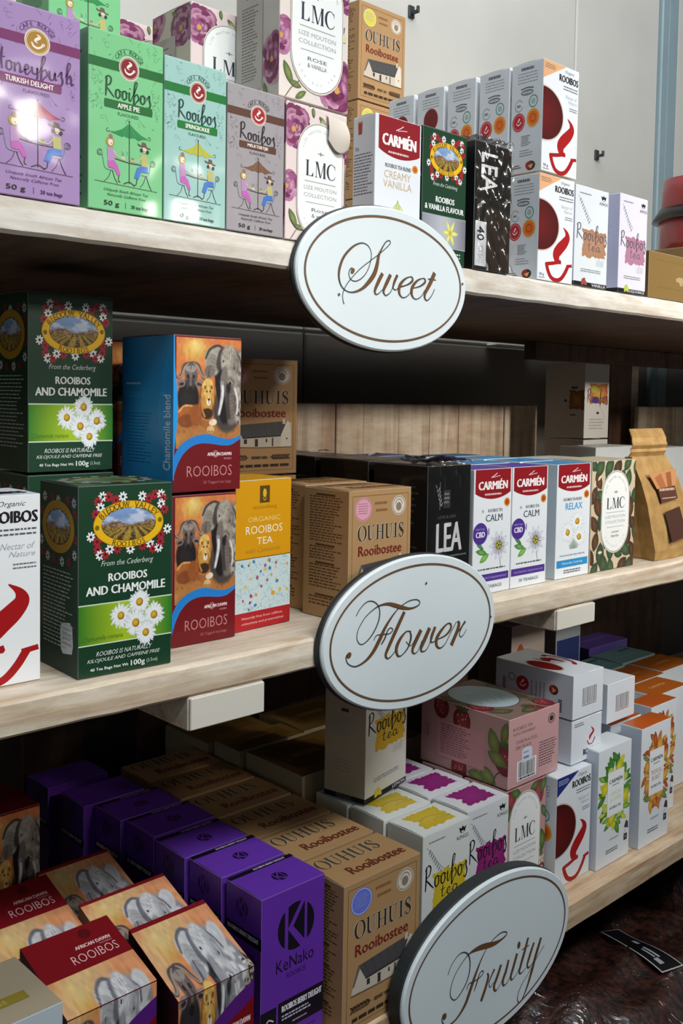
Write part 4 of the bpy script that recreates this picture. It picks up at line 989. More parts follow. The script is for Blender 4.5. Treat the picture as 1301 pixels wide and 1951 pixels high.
def dawn_front(wave='#1f7fd0', cool=0.0, blend=False, strip=True):
    A = Art(.56); M = '#6e0a14'
    A.p('picture').paint(lambda U, V: savanna(U, V, cool), 4, 1.2, 100, 72, 150, 170)
    A.p('colour_band')
    up = [(0, 78), (10, 70), (24, 65.6), (38, 63.4), (52, 63.2), (66, 65), (80, 66.4), (92, 65.6), (100, 63.4)]
    lo = [(0, 92), (6, 83), (14, 76), (26, 71), (40, 69), (56, 69.4), (72, 70.6), (86, 70.2), (100, 66.4)]
    U_ = spline(up, 4); L_ = spline(lo, 4)
    n = len(U_); A.add(np.vstack([U_, L_]), [(i, n+i, n+i+1, i+1) for i in range(n-1)], lin(wave))
    B_ = L_.copy(); B_[:, 1] = 100
    A.add(np.vstack([L_, B_]), [(i, n+i, n+i+1, i+1) for i in range(n-1)], lin(M))
    if blend:
        e = spline([(0, 0, 0), (1, 20, 0), (3.5, 33, 0), (5, 45, 0), (4.5, 55, 0), (2, 66, 0), (0, 76, 0), (-.0, 92, 0)], 4)[:, :2]
        z = e.copy(); z[:, 0] = 0; e[:, 0] += 1.5; n = len(e); A.add(np.vstack([z, e]), [(i, n+i-1, n+i, i) if 0 else (i, i+1, n+i+1, n+i) for i in range(n-1)], lin('#1e97e0'))
    A.p('lettering').text('AFRICAN DAWN', 50, 75, 86, 77.2, '#efdcdc', 'x').ring(62, 76, 4, None, .7, '#d8a8a8', 16).text('ROOIBOS', 75, 78.6, 86, 79.8, '#d8a8a8', 'n')
    A.text('ROOIBOS', 20, 83.4, 87, 90.4, '#c98a8a', 't').text('20 Tagged tea bags', 44, 93.4, 86, 95.8, '#b06a6c', 'n')
    return A
def dawn_blue_side():
    A = Art(.52); A.p('colour_band').grad(0, 0, 100, 100, '#1c74b0', '#2088c8', '#2290cc')
    P = spline([(98, 0), (84, 20), (74, 40), (73, 52), (78, 66), (86, 80), (92, 100)], 5); Q = P.copy(); Q[:, 0] = 100; n = len(P)
    A.add(np.vstack([P, Q]), [(i, i+1, n+i+1, n+i) for i in range(n-1)], lin('#1e97e0'))
    A.p('lettering').text('Chamomile blend', 82, 38, 95, 86, '#dcebf6', 'b', -90).text('ROOIBOS', 8, 36, 46, 40, '#4c9fd0', 't').micro(8, 30, 38, 31.6, 1, '#9cc9e6', .8, False).micro(10, 50, 60, 84, 16, '#0f5488', .3)
    return A
def dawn_red_side():
    A = Art(.52); A.p('side_print').micro(20, 12, 80, 60, 12, '#8a3a40', .3).text('ROOIBOS', 30, 66, 70, 90, '#9c4a50', 't', -90); return A

def yellow_front():
    A = Art(.49); A.p('colour_panel').rect(0, 0, 100, 52, '#d99a06').rect(0, 52, 100, 52.5, '#5a2414')
    A.p('emblem').rect(42, 4, 60, 15.6, '#5a430e').ell(51, 9, 3.4, 3, '#e0b030', 12).line([(48, 12), (51, 14), (54, 12)], 1, '#e0b030')
    A.p('lettering').text('skimmelberg', 30, 17, 73, 20.4, '#8f6508', 'n').text('ORGANIC', 22, 24.6, 80, 28, '#ecc97c', 'n').text('ROOIBOS', 18, 30.6, 84, 36, '#f6ead0', 'n').text('TEA', 38, 38.6, 66, 43.4, '#f6ead0', 'n').text('with Camomile', 18, 45.6, 80, 48.8, '#a87a1c', 'i')
    A.p('ornament').rect(0, 52.5, 100, 88, '#c9dcdf'); R = random.Random(6)
    for i in range(190):
        x = R.uniform(2, 98); y = R.uniform(53.5, 87); c = R.choice(['#7fb4c4', '#8fbfca', '#6aa3b8', '#9cc4a0', '#8a9fae'])
        A.line([(x, y), (x+R.uniform(-4, 4), y+R.uniform(-1.4, 1.4)), (x+R.uniform(-5, 5), y+R.uniform(-2, 2))], .5, c, 3); A.k -= 1
    A.k += 2
    for i in range(34):
        x = R.uniform(6, 95); y = R.uniform(54.5, 86.5); A.leaf(x, y, R.uniform(2.2, 3.6), R.uniform(20, 160), *R.choice([('#d9b11c', '#e8cc4a'), ('#1f6f9c', '#3f9ac0'), ('#a83a5c', '#c0607a'), ('#d98a2c', '#e8a85a'), ('#8a1f7a', '#b04aa0')]), .7)
    A.p('colour_band').rect(0, 88, 100, 100, '#b01c22').p('lettering').text('Naturally free from caffeine,', 12, 91, 86, 93.2, '#e8c4c0', 'n').text('colourants and preservatives', 12, 94.6, 88, 96.8, '#e8c4c0', 'n')
    return A

def barcode(A, x0, y0, x1, y1, c='#2c2e34'):
    A.rect(x0-3, y0-1.5, x1+3, y1+5, '#e9eaec'); x = x0; R = random.Random(11)
    while x < x1: w = R.uniform(.6, 1.9); A.rect(x, y0, min(x+w, x1), y1, c); A.k -= 1; x += w+R.uniform(.6, 1.4)
    A.k += 1; A.micro(x0, y1+1, x1, y1+4, 1, c, .9, False)
def white_end(kind='bar'):
    A = Art(.8)
    if kind == 'bar': A.p('barcode'); barcode(A, 30, 34, 78, 72, '#5c626c')
    else: A.p('lettering').text('ROOIBOS', 40, 74, 92, 88, '#15151a', 'x').micro(8, 8, 40, 18, 2, '#5b5f66', .5); A.p('emblem').line([(64, 26, .3), (72, 38, 1.2), (62, 48, 1.5), (60, 56, .6)], 5, '#a8141c').line([(52, 56), (58, 66), (70, 66), (78, 54)], 3.4, '#a8141c')
    return A
def white_long():
    A = Art(2.0); A.p('side_print').ring(22, 36, 5, None, 1.3, '#5c9a90', 18).micro(10, 40, 14, 72, 2, '#222', .7, False, True)
    for x in (47, 53, 58, 63): A.micro(x, 32, x+2.5, 76, 1, '#8a929a', .7, True, True)
    A.p('emblem').ell(36, 45, 8.4, None, '#b5141f', 26); cup_logo(A, 36, 44, 7, '#f2dcdc'); A.ell(76, 42, 5.6, None, '#2a2426', 20).ell(75, 41, 4.8, None, '#9c2a22', 16).poly([(73, 36), (79, 42), (73, 50), (75, 43)], '#d3b16a')
    A.p('side_print').micro(82, 60, 87, 90, 2, '#333a44', .7, False, True)
    return A
def white_top():
    A = Art(1.2); A.p('picture')
    A.ell(22, 55, 22, 24, '#c9b9b4', 26).ell(22, 55, 20, 22, '#7d1116', 26, 0, '#971c18')
    A.line([(46, 30, .3), (52, 45, 1), (62, 40, 1.4), (70, 46, 1.2), (72, 56, .5)], 8, '#a8141c').line([(74, 40), (72, 60)], 6, '#a8141c').line([(74, 32), (86, 32), (93, 50), (84, 68), (72, 74)], 5, '#a8141c')
    return A
def pink_end():
    A = Art(1.05); c = '#4c4046'
    A.p('side_print').text('ROOIBOS TEA', 8, 14, 46, 19, c, 'n').text('WITH STRAWBERRY', 8, 22, 52, 26, c, 'n').text('STORE IN A COOL', 14, 34, 56, 39, c, 'n').text('DRY PLACE', 14, 42, 44, 47, c, 'n').micro(60, 48, 96, 86, 10, c, .4)
    A.p('emblem').ring(84, 18, 7, None, 1.2, '#2c2830', 22).ell(84, 18, 4, None, '#2c2830', 14)
    A.p('barcode'); barcode(A, 20, 66, 52, 88)
    A.p('price_sticker').poly([(26, 50), (26, 68), (46, 68), (46, 52), (42, 47), (30, 47)], '#cfd6e6').micro(29, 53, 43, 57, 1, '#8a90a8', .6).micro(29, 60, 44, 65, 1, '#5a6080', .7)
    return A
def berries(A, L):
    for x, y, r_ in L:
        A.ell(x, y, r_, r_*A.a*1.1, '#6a1420', 18, 0, '#9c3a42')
        for i in range(9): A.ell(x+A.r.uniform(-.6, .6)*r_, y+A.r.uniform(-.6, .6)*r_*A.a, r_*.07, None, '#d0a080', 5)
        for q in (-150, -120, -90, -60, -30): A.leaf(x+r_*.5*math.cos(math.radians(q)), y-r_*A.a*.8+r_*.3*A.a*math.sin(math.radians(q)), r_*.45, q, '#3c4c28', '#5c7038', .25)
def pink_side():
    A = Art(1.8); A.p('ornament'); berries(A, [(24, 10, 9), (48, 22, 10), (97, 58, 12), (46, 92, 9)])
    for x, y, r_, q in ((84, 38, 12, 70), (88, 60, 11, 20), (78, 88, 11, 30), (96, 20, 9, 100), (66, 95, 10, 10)): A.leaf(x, y, r_, q, '#5c6a34', '#8a9450', .5)
    A.line([(100, 70), (88, 82), (84, 100)], 1, '#4c3a2c').p('label_panel').rect(20, 30, 74, 84, '#c58f92').p('side_print').micro(24, 34, 60, 80, 13, '#7d565c', .45)
    serif(A, 'LMC', 5, 40, 11, 60, '#8a5a60'); return A
def pink_top():
    A = Art(.9); A.p('ornament'); berries(A, [(14, 60, 14), (88, 88, 12), (60, 96, 12)])
    for x, y, r_, q in ((20, 80, 16, 20), (84, 60, 16, 70), (50, 94, 14, 0), (92, 30, 14, 100), (10, 30, 16, 90)): A.leaf(x, y, r_, q, '#4c4a34', '#7a7450', .5)
    A.p('label_panel').ell(50, 42, 40, 36, '#5c5a58', 36).ell(50, 42, 38.6, 34.6, '#b9ccd2', 36)
    for i in range(14): A.line([(22+i*4, 62-i % 3*6), (26+i*4, 44+i % 4*3), (34+i*3, 30)], .8, '#8fa8b0')
    return A
def dawn_lid(kind):
    """lid of the elephant cartons: a red band at the back, the sunset picture running over the front edge"""
    A = Art(1.0); k = 54 if kind == 'red' else 6
    A.p('colour_band').rect(0, 0, 100, k, '#7d0a16')
    if kind == 'red':
        A.p('lettering').text('ROOIBOS', 38, 34, 90, 45, '#e6c4c4', 't').text('AFRICAN DAWN', 48, 24, 88, 28.5, '#e6cccc', 'x').text('ROOIBOS', 74, 30, 88, 32, '#c99a9a', 'n').p('emblem').ell(66, 12, 7, 7, '#5a0810', 14)
        A.p('picture').paint(lambda U, V: savanna(U*1.22, .82+V*.20, 1.0), 0, k, 100, 100, 70, 30)
    else:
        A.p('picture').paint(lambda U, V: savanna(U*1.22, .60+V*.42, 1.0), 0, k, 100, 100, 130, 110)
    return A
def dawn_low_front(kind, wave='#5a1c7c'):
    A = Art(.68); A.p('picture'); top = .82 if kind == 'red' else .60
    A.paint(lambda U, V: savanna(U*1.22, top-.46+V*.46, 1.0), 0, 0, 100, 66, 120, 80)
    A.p('colour_band'); up = spline([(0, 66), (15, 52), (40, 33), (70, 19), (100, 10)], 5); lo = spline([(0, 84), (15, 70), (38, 50), (66, 35), (85, 29), (100, 23)], 5); n = min(len(up), len(lo))
    lo = lo[np.linspace(0, len(lo)-1, n).astype(int)]; up = up[np.linspace(0, len(up)-1, n).astype(int)]
    bt = lo.copy(); bt[:, 1] = 100
    A.add(np.vstack([up, lo]), [(i, n+i, n+i+1, i+1) for i in range(n-1)], lin(wave)); A.add(np.vstack([lo, bt]), [(i, n+i, n+i+1, i+1) for i in range(n-1)], lin('#7d0a16'))
    A.p('lettering').text('AFRICAN DAWN', 62, 37, 95, 41.5, '#e6cccc', 'x').rect(66, 49, 96, 57, '#16101a').text('ROOIBOS', 34, 70, 90, 82, '#e6c4c4', 't')
    return A
def plain_lines(c, n=8, y0=15, y1=85): A = Art(.5); A.p('side_print').micro(15, y0, 85, y1, n, c, .35); return A

# ------------------------------------------------------------------ the setting
ZT, ZM, ZB = 0.205, -0.335, -0.945        # tops of the three shelves
WALL, _, _, _, _r_ = noisy('painted_board', '#b3b2ad', '#cbcac4', 1.6, 0.7, 0.12, (1, 1, 1), 6)
WALL_BLUE = noisy('blue_grey_paint', '#7d949e', '#93a7ae', 3, 0.6, 0.1)[0]
FLOOR = noisy('dark_floor', '#2b2622', '#3a332c', 3, 0.6, 0.1)[0]
YW = 0.84
def wallx(px, py): return at_y(px, py, YW)[0]
wall = empty('wall_back', W(2.0, YW, -2.2)); wall['kind'] = 'structure'
def wpiece(name, x0, x1, z0, z1, mt, y0=YW, y1=YW+.03):
    o = box(name, x0, x1, y0, y1, z0, z1, mt, None, 0.003); o.parent = wall; o.matrix_parent_inverse = Matrix.Translation(-wall.location); return o
xs = [-0.6, 0.55, 1.62, wallx(1099, 90)-.004, wallx(1250, 300)-.004]
WALL_LOW = noisy('shaded_wall_board', '#5f5a54', '#6f6a64', 2.0, 0.7, 0.12, (1, 1, 1), 6)[0]  # lower wall coloured darker to imitate the shade between the shelves
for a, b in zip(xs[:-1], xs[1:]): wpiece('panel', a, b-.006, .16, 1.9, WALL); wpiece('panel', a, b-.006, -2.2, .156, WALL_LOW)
wpiece('batten_or_light_streak', xs[-1], xs[-1]+.048, -2.2, 1.9, WALL_BLUE, YW-.012)
wpiece('batten_or_light_streak', xs[-1]+.054, xs[-1]+.125, -2.2, 1.9, WALL_BLUE, YW-.006)
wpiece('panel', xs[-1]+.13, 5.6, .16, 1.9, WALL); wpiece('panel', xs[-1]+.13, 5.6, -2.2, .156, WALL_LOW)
fl = box('floor', -3, 5.6, -4.2, YW, -2.26, -2.23, FLOOR); fl['kind'] = 'structure'
wr = box('wall_right', 5.6, 5.65, -1.5, YW+.03, -2.23, 1.9, WALL); wr['kind'] = 'structure'

def shelf(name, z1, z0, depth, mat, label, seed, x0=-0.3, x1=4.6):
    root = empty(name, W((x0+x1)/2, depth/2, z0), 0, label, 'shelf')
    # the plank's front edge is slightly uneven, as sawn
    R = random.Random(seed); n = 120; v = []; f = []
    for i in range(n+1):
        x = x0+(x1-x0)*i/n
        e = .0012*math.sin(i*.37+seed)+R.uniform(-.0008, .0008); g = .0010*math.sin(i*.23+2*seed)+R.uniform(-.0007, .0007)
        for y, z in ((depth, z0), (0.006, z0+g), (0.001, z0+.004+g), (0.000, (z0+z1)/2), (0.001, z1-.004+e), (0.006, z1), (depth, z1)):
            v.append(W(x, y, z)-root.location)
    m_ = 7
    for i in range(n):
        for j in range(m_-1): a = i*m_+j; f.append((a, a+m_, a+m_+1, a+1))
        a = i*m_; f.append((a, a+m_-1, a+2*m_-1, a+m_))
    f.append(tuple(range(m_))); f.append(tuple(range(n*m_+m_-1, n*m_-1, -1)))
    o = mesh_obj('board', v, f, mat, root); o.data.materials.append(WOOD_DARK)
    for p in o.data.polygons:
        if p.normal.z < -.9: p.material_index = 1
    return root
top_shelf = shelf('shelf', ZT, .166, .80, WOOD_WHITE, 'whitewashed wooden top shelf above the Sweet sign', 1)
mid_shelf = shelf('shelf', ZM, -.377, .60, WOOD_PINE, 'pale pine middle shelf with exposed support blocks beneath its edge', 2)
bot_shelf = shelf('shelf', ZB, -.997, .78, WOOD_WARM, 'warm pine bottom shelf crowded with boxes, behind the Fruity sign', 3)
def support(x0, x1, z0, z1, y0, y1, label):
    r = empty('shelf_support', W((x0+x1)/2, (y0+y1)/2, z0), 0, label, 'bracket')
    a = W(x0, y0, z0)-r.location; b = W(x1, y1, z1)-r.location
    vs, fs = chamfer_box(a.x, b.x, a.y, b.y, a.z, b.z, .0015); o = mesh_obj('beam', vs, fs, WOOD_PINE, r)
    vs, fs = chamfer_box(a.x+.001, b.x-.001, a.y-.0022, a.y+.001, a.z+.001, b.z-.001, .0008); mesh_obj('end_face', vs, fs, plain('cut_end', '#d6d2c6', .7), r)
    return r
support(.698, .819, -.4215, -.3775, .004, .58, 'pine beam end under the middle shelf, left of the Flower sign')
support(1.492, 1.618, -.4165, -.3775, .004, .58, 'pine beam end under the middle shelf, right of the Flower sign')
# slats of the pale backboard behind the middle shelf
def backboard(xa, xb, label, seed):
    r = empty('backboard', W((xa+xb)/2, .64, ZM), 0, label, 'board'); R = random.Random(seed); x = xa
    while x < xb-.01:
        w = min(R.uniform(.07, .13), xb-x); dy = R.uniform(0, .004)
        a = W(x, .632+dy, ZM)-r.location; b = W(x+w-.0015, .65, -.016)-r.location
        vs, fs = chamfer_box(a.x, b.x, a.y, b.y, a.z, b.z, .001); mesh_obj('plank', vs, fs, WOOD_BACK, r); x += w
backboard(.30, 2.31, 'low pale slatted backboard behind the black boxes', 3)
backboard(2.86, 4.3, 'low slatted backboard to the right of the timber post', 5)
bp_ = empty('shade_panel', W(1.6, .79, ZB), 0, 'dark boards added to deepen the shade at the back of the bottom shelf', 'board')  # dark boards added so the back of the bottom shelf reads as shade
for xa, xb in ((.845, .975), (1.105, 1.42), (1.425, 1.75), (1.755, 2.08), (2.085, 2.40), (2.405, 2.75), (2.755, 3.3)):
    a_ = W(xa, .765, ZB)-bp_.location; c_ = W(xb, .78, -.38)-bp_.location
    vs, fs = chamfer_box(a_.x, c_.x, a_.y, c_.y, a_.z, c_.z, .001); mesh_obj('plank', vs, fs, WOOD_DARK, bp_)
# timber frame at the back, right
fr = empty('timber_frame', W(2.9, .70, ZM), 0, 'dark brown timber rail and posts under the top shelf, behind the kraft pouch', 'frame')
def fpiece(nm, x0, x1, y0, y1, z0, z1, mt=WOOD_DARK):
    a = W(x0, y0, z0)-fr.location; b = W(x1, y1, z1)-fr.location
    vs, fs = chamfer_box(a.x, b.x, a.y, b.y, a.z, b.z, .001); mesh_obj(nm, vs, fs, mt, fr)
fpiece('rail', 2.33, 4.3, .66, .70, .115, .1655); 
fpiece('post', 2.70, 2.745, .702, .76, ZM-.04, .1655, WOOD_PINE); fpiece('post', 2.80, 2.93, .702, .80, ZM-.04, .1655); fpiece('post_edge', 2.93, 2.975, .704, .79, ZM-.04, .1655, WOOD_PINE)
b_ = box('batten_or_light_streak', 2.33, 2.53, .80, .8385, .196-.04, .2035-.04, plain('light_streak_paint', '#c9cfd2', .5)); tag(b_, 'thin white strip standing in for a light streak on the wall right of the Sweet sign', 'strip')  # pale strip painted in place of light falling behind the top shelf
for nm, px, py, lab in (('wall_hook', 782, 25, 'small dark hook on the wall above the kraft boxes'), ('wall_hook', 1135, 297, 'small dark hook stub on the wall right of the stacked white boxes')):
    P = at_y(px, py, YW); r = empty(nm, W(P[0], YW, P[2]), 0, lab, 'hook')
    me = [(a*.006, 0, b*.006) for a, b in ((-1, -1), (1, -1), (1, 1), (-1, 1))]
    vs, fs = chamfer_box(-.007, .007, -.004, 0, -.009, .012, .001); mesh_obj('plate', vs, fs, plain('dark_metal', '#2e3436', .5), r)
    vs, fs = chamfer_box(-.0025, .0025, -.018, -.003, -.004, .002, .001); mesh_obj('pin', vs, fs, plain('dark_metal', '#2e3436', .5), r)
    vs, fs = chamfer_box(-.0025, .0025, -.020, -.015, -.004, .008, .001); mesh_obj('pin', vs, fs, plain('dark_metal', '#2e3436', .5), r)

# ------------------------------------------------------------------ the cartons
K = '#b08a5e'; WH = '#e4e9ee'
def cafe(bg, bg2, band, disc, title, word, flav, umb):
    return dict(cols=dict(front=bg, left=bg, top=bg, back=bg), mat=GLOSS, arts=lambda: {'front': art('cafe'+flav, lambda: cafe_front(bg, bg2, band, disc, title, word, flav, umb)), 'left': art('cs'+flav, lambda: cafe_side(bg2, title))})
KIND = {
 'honey': cafe('#a283b6', '#7f6696', '#74205e', '#a87a1a', '#4c1f58', 'Honeybush', 'TURKISH DELIGHT', '#a8405c'),
 'apple': cafe('#79c588', '#559868', '#0d6426', '#7f1020', '#0f4a28', 'Rooibos', 'APPLE PIE', '#1f8a4a'),
 'spring': cafe('#9cc6be', '#74989a', '#08742c', '#8c1626', '#123f3a', 'Rooibos', 'SPRINGBOKKIE', '#b8b83a'),
 'melk': cafe('#a09a9e', '#7d787c', '#5c3a2e', '#a01a2c', '#2c2426', 'Rooibos', 'MELKTERTJIE', '#7a5238'),
 'lmc_rose': dict(cols=dict(front='#e2d6cf', left='#c9c1bb', top='#e2d6cf'), mat=GLOSS, arts=lambda: {'front': art('lr', lambda: lmc_front('rose', .66)), 'left': art('lrs', lambda: lmc_side('rose'))}),
 'lmc_small': dict(cols=dict(front='#e4d2cf', left='#d6ccc0', top='#e2d6cf'), mat=SATIN, arts=lambda: {'front': art('lr2', lambda: lmc_front('rose', .6)), 'left': art('lrs', lambda: lmc_side('rose'))}),
 'lmc_leaf': dict(cols=dict(front='#cdbd9f', left='#cdbd9f', top='#c2b79c'), mat=MATTE, arts=lambda: {'front': art('ll', lambda: lmc_front('leaf', .73))}),
 'lmc_berry': dict(cols=dict(front='#b98f8c', left='#b98f8c', top='#b98f8c'), mat=SATIN, arts=lambda: {'front': art('lb', lambda: lmc_front('berry', .61))}),
 'ouhuis_y': dict(cols=dict(front=K, left=K, top=K), mat=MATTE, arts=lambda: {'front': art('oy', lambda: ouhuis_front('#d8c93a')), 'left': art('os', ouhuis_side), 'top': art('ot', ouhuis_top)}),
 'ouhuis_p': dict(cols=dict(front=K, left=K, top=K), mat=MATTE, arts=lambda: {'front': art('op', lambda: ouhuis_front('#e0a0b4')), 'left': art('os', ouhuis_side), 'top': art('ot', ouhuis_top)}),
 'ouhuis_b': dict(cols=dict(front=K, left=K, top=K), mat=MATTE, arts=lambda: {'front': art('ob', lambda: ouhuis_front('#6a78d8')), 'left': art('os', ouhuis_side), 'top': art('ot', ouhuis_top)}),
 'ouhuis_side': dict(cols=dict(front=K, left=K, top=K), mat=MATTE, arts=lambda: {'front': art('os', ouhuis_side)}),
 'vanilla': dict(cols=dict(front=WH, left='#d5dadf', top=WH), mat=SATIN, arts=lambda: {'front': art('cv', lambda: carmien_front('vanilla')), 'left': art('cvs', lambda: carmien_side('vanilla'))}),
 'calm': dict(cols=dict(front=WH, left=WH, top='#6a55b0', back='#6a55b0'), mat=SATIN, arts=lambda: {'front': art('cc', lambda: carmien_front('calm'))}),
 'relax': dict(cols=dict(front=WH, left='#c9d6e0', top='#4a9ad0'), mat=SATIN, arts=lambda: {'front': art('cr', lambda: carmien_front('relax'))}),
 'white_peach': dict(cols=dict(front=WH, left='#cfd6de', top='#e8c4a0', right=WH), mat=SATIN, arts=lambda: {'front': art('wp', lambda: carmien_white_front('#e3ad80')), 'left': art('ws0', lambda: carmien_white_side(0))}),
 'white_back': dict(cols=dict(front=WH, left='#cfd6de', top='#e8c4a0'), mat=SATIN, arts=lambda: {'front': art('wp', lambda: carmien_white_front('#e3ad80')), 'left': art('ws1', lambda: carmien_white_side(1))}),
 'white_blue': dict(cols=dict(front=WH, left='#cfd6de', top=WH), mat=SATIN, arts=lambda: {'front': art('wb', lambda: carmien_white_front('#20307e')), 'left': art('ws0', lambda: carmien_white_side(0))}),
 'white_yellow': dict(cols=dict(front='#eef1f4', left='#cfd6de', top=WH), mat=SATIN, arts=lambda: {'front': art('wy', lambda: carmien_white_front('#e6c81e')), 'top': art('wyt', lambda: Art(1.1).p('lettering').text('ROOIBOS', 50, 62, 92, 86, '#15151a', 'x'))}),
 'green': dict(cols=dict(front='#0b3a22', left='#0a3220', top='#12462c', back='#0b3a22'), mat=SATIN, arts=lambda: {'front': art('gf', green_front), 'left': art('gs', green_side), 'top': art('gt', green_top)}),
 'green_van': dict(cols=dict(front='#0b3a22', left='#0a3220', top='#12462c', back='#0b3a22'), mat=SATIN, arts=lambda: {'front': art('gv', lambda: green_front('van')), 'left': art('gs', green_side)}),
 'dawn_blend': dict(cols=dict(front='#6e0a14', left='#1878b4', top='#1a80bc', right='#6e0a14'), mat=SATIN, arts=lambda: {'front': art('db', lambda: dawn_front('#1f7fd0', 0, True)), 'left': art('dbs', dawn_blue_side)}),
 'dawn': dict(cols=dict(front='#6e0a14', left='#6e0a14', top='#7d1018'), mat=SATIN, arts=lambda: {'front': art('dr', lambda: dawn_front('#1f7fd0')), 'left': art('drs', dawn_red_side)}),
 'yellow': dict(cols=dict(front='#c9dcdf', left='#8a141a', top='#d99a06'), mat=SATIN, arts=lambda: {'front': art('yf', yellow_front), 'top': art('yt', lambda: Art(1.0).p('lettering').text('TEA', 36, 34, 66, 56, '#efd28a', 'n'))}),
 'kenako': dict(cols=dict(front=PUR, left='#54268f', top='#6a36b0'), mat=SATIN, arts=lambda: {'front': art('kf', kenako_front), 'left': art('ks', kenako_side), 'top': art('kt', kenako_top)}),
 'kings_y': dict(cols=dict(front='#e2e5e0', left='#dcdcd0', top='#e2e5e0'), mat=SATIN, arts=lambda: {'front': art('ky', lambda: kings_front('#d6ba22', '#dcc43a')), 'top': art('kyt', lambda: kings_top('#d0b428', '#d9c050'))}),
 'kings_m': dict(cols=dict(front='#dcdee0', left='#dcdcd8', top='#dcdee2'), mat=SATIN, arts=lambda: {'front': art('km', lambda: kings_front('#8c1c6c', '#9c2a7c')), 'top': art('kmt', lambda: kings_top('#8a1d70', '#96307e'))}),
 'kings_brown': dict(cols=dict(front='#d9dfe4', left='#c9cfe0', top='#d9dfe4'), mat=SATIN, arts=lambda: {'front': art('kb', lambda: kings_front('#a87a5c', '#b58a6c', ('#8a3a3c', '#a85a50'), 'VANILLA', True)), 'left': art('kbs', lambda: kings_side(True))}),
 'kings_lilac': dict(cols=dict(front='#d6d4e2', left='#b9bcd8', top='#d6d4e2'), mat=SATIN, arts=lambda: {'front': art('kl', lambda: kings_front('#a8748c', '#b0829a', ('#9cae3a', '#c9cc5a'), 'LIQUORICE', True)), 'left': art('kbs', lambda: kings_side(True))}),
 'kings_lemon': dict(cols=dict(front='#dcdad0', left='#cbbf9f', top='#dcdad0'), mat=MATTE, arts=lambda: {'front': art('kle', lambda: kings_front('#d2a81c', '#d9b83a', ('#d9c02a', '#e8d85a'), 'LEMON', False)), 'left': art('kbs', lambda: kings_side(True))}),
 'kings_multi': dict(cols=dict(front='#c9c6be', left='#9c948a', top='#c9c6be'), mat=MATTE, arts=lambda: {'front': art('kmu', kings_multi), 'left': art('kmus', kings_multi_side)}),
 'lime': dict(cols=dict(front=WH, left='#c3cbd8', top='#dfe4e8'), mat=SATIN, arts=lambda: {'front': art('fl', lambda: fruit_front('lime'))}),
 'tropical': dict(cols=dict(front=WH, left='#c3cbd8', top='#c05a1e'), mat=SATIN, arts=lambda: {'front': art('ft', lambda: fruit_front('tropical'))}),
 'orange_top': dict(cols=dict(front=WH, left='#b9bfc6', top='#b8621e'), mat=SATIN, arts=lambda: {'top': art('ott', lambda: Art(1.2).p('lettering').text('CARMIÉN', 28, 44, 74, 58, '#dc9a5c', 'x'))}),
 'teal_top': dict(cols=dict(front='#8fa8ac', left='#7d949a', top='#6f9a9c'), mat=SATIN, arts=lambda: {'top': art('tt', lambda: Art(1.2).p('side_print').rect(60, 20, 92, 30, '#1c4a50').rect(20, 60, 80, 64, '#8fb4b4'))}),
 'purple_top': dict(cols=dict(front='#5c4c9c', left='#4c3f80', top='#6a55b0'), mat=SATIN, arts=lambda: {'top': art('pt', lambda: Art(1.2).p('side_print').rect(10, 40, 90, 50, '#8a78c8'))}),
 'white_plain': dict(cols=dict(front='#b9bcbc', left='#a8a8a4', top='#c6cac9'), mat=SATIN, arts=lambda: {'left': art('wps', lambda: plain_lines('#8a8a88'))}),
 'lea': dict(cols=dict(front='#0d0d0f', left='#101012', top='#1c1b1a', back='#101012', right='#101012'), mat=GLOSS, arts=lambda: {'front': art('lf', lea_front), 'left': art('lfs', lambda: plain_lines('#4a4a4c', 16))}),
 'lea_turned': dict(cols=dict(front='#15120f', left='#0c0c0d', top='#15120f'), mat=GLOSS, arts=lambda: {'front': art('lt', lea_rotated)}),
 'kraft_plain': dict(cols=dict(front='#7d6334', left='#6b5230', top='#8a7040'), mat=MATTE, arts=lambda: {'front': art('kp', kraft_big)}),
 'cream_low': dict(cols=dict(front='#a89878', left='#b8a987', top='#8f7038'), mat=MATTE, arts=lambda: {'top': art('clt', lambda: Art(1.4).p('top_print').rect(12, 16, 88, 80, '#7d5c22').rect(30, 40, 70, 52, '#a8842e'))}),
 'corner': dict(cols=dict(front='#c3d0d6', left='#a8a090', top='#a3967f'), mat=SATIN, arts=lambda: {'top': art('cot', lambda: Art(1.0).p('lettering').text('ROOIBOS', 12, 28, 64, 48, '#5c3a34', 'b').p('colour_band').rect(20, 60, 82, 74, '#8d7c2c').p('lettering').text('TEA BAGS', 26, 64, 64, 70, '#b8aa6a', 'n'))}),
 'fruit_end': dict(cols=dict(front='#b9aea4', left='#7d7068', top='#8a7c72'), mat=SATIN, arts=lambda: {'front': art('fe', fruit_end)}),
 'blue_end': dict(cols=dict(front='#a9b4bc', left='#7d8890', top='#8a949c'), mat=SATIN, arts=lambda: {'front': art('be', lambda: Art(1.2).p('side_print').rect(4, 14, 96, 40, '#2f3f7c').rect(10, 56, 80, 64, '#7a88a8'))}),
}
def kings_multi():
    A = Art(.6); A.p('picture').grad(22, 27, 92, 42, '#b9b83a', '#c9a83a', '#a8603a').grad(22, 41, 92, 52, '#6a3f94', '#a8486c', '#a83a4c').splash(20, 27, 94, 54, '#a8503c', 4, '#c9a23a').ell(38, 34, 14, 5, '#a8a83c', 14).ell(44, 49, 14, 4.5, '#5c3a9c', 14)
    A.p('lettering'); handword(A, 'Rooibos', 10, 34, 98, 52, 2.2, '#2a2430'); A.ell(54, 66, 6, 1.8, '#2a2a2c', 12).micro(20, 74, 80, 90, 4, '#9a968e', .4); A.line([(60, 56), (76, 66), (84, 76)], .7, '#6a6a6c'); return A
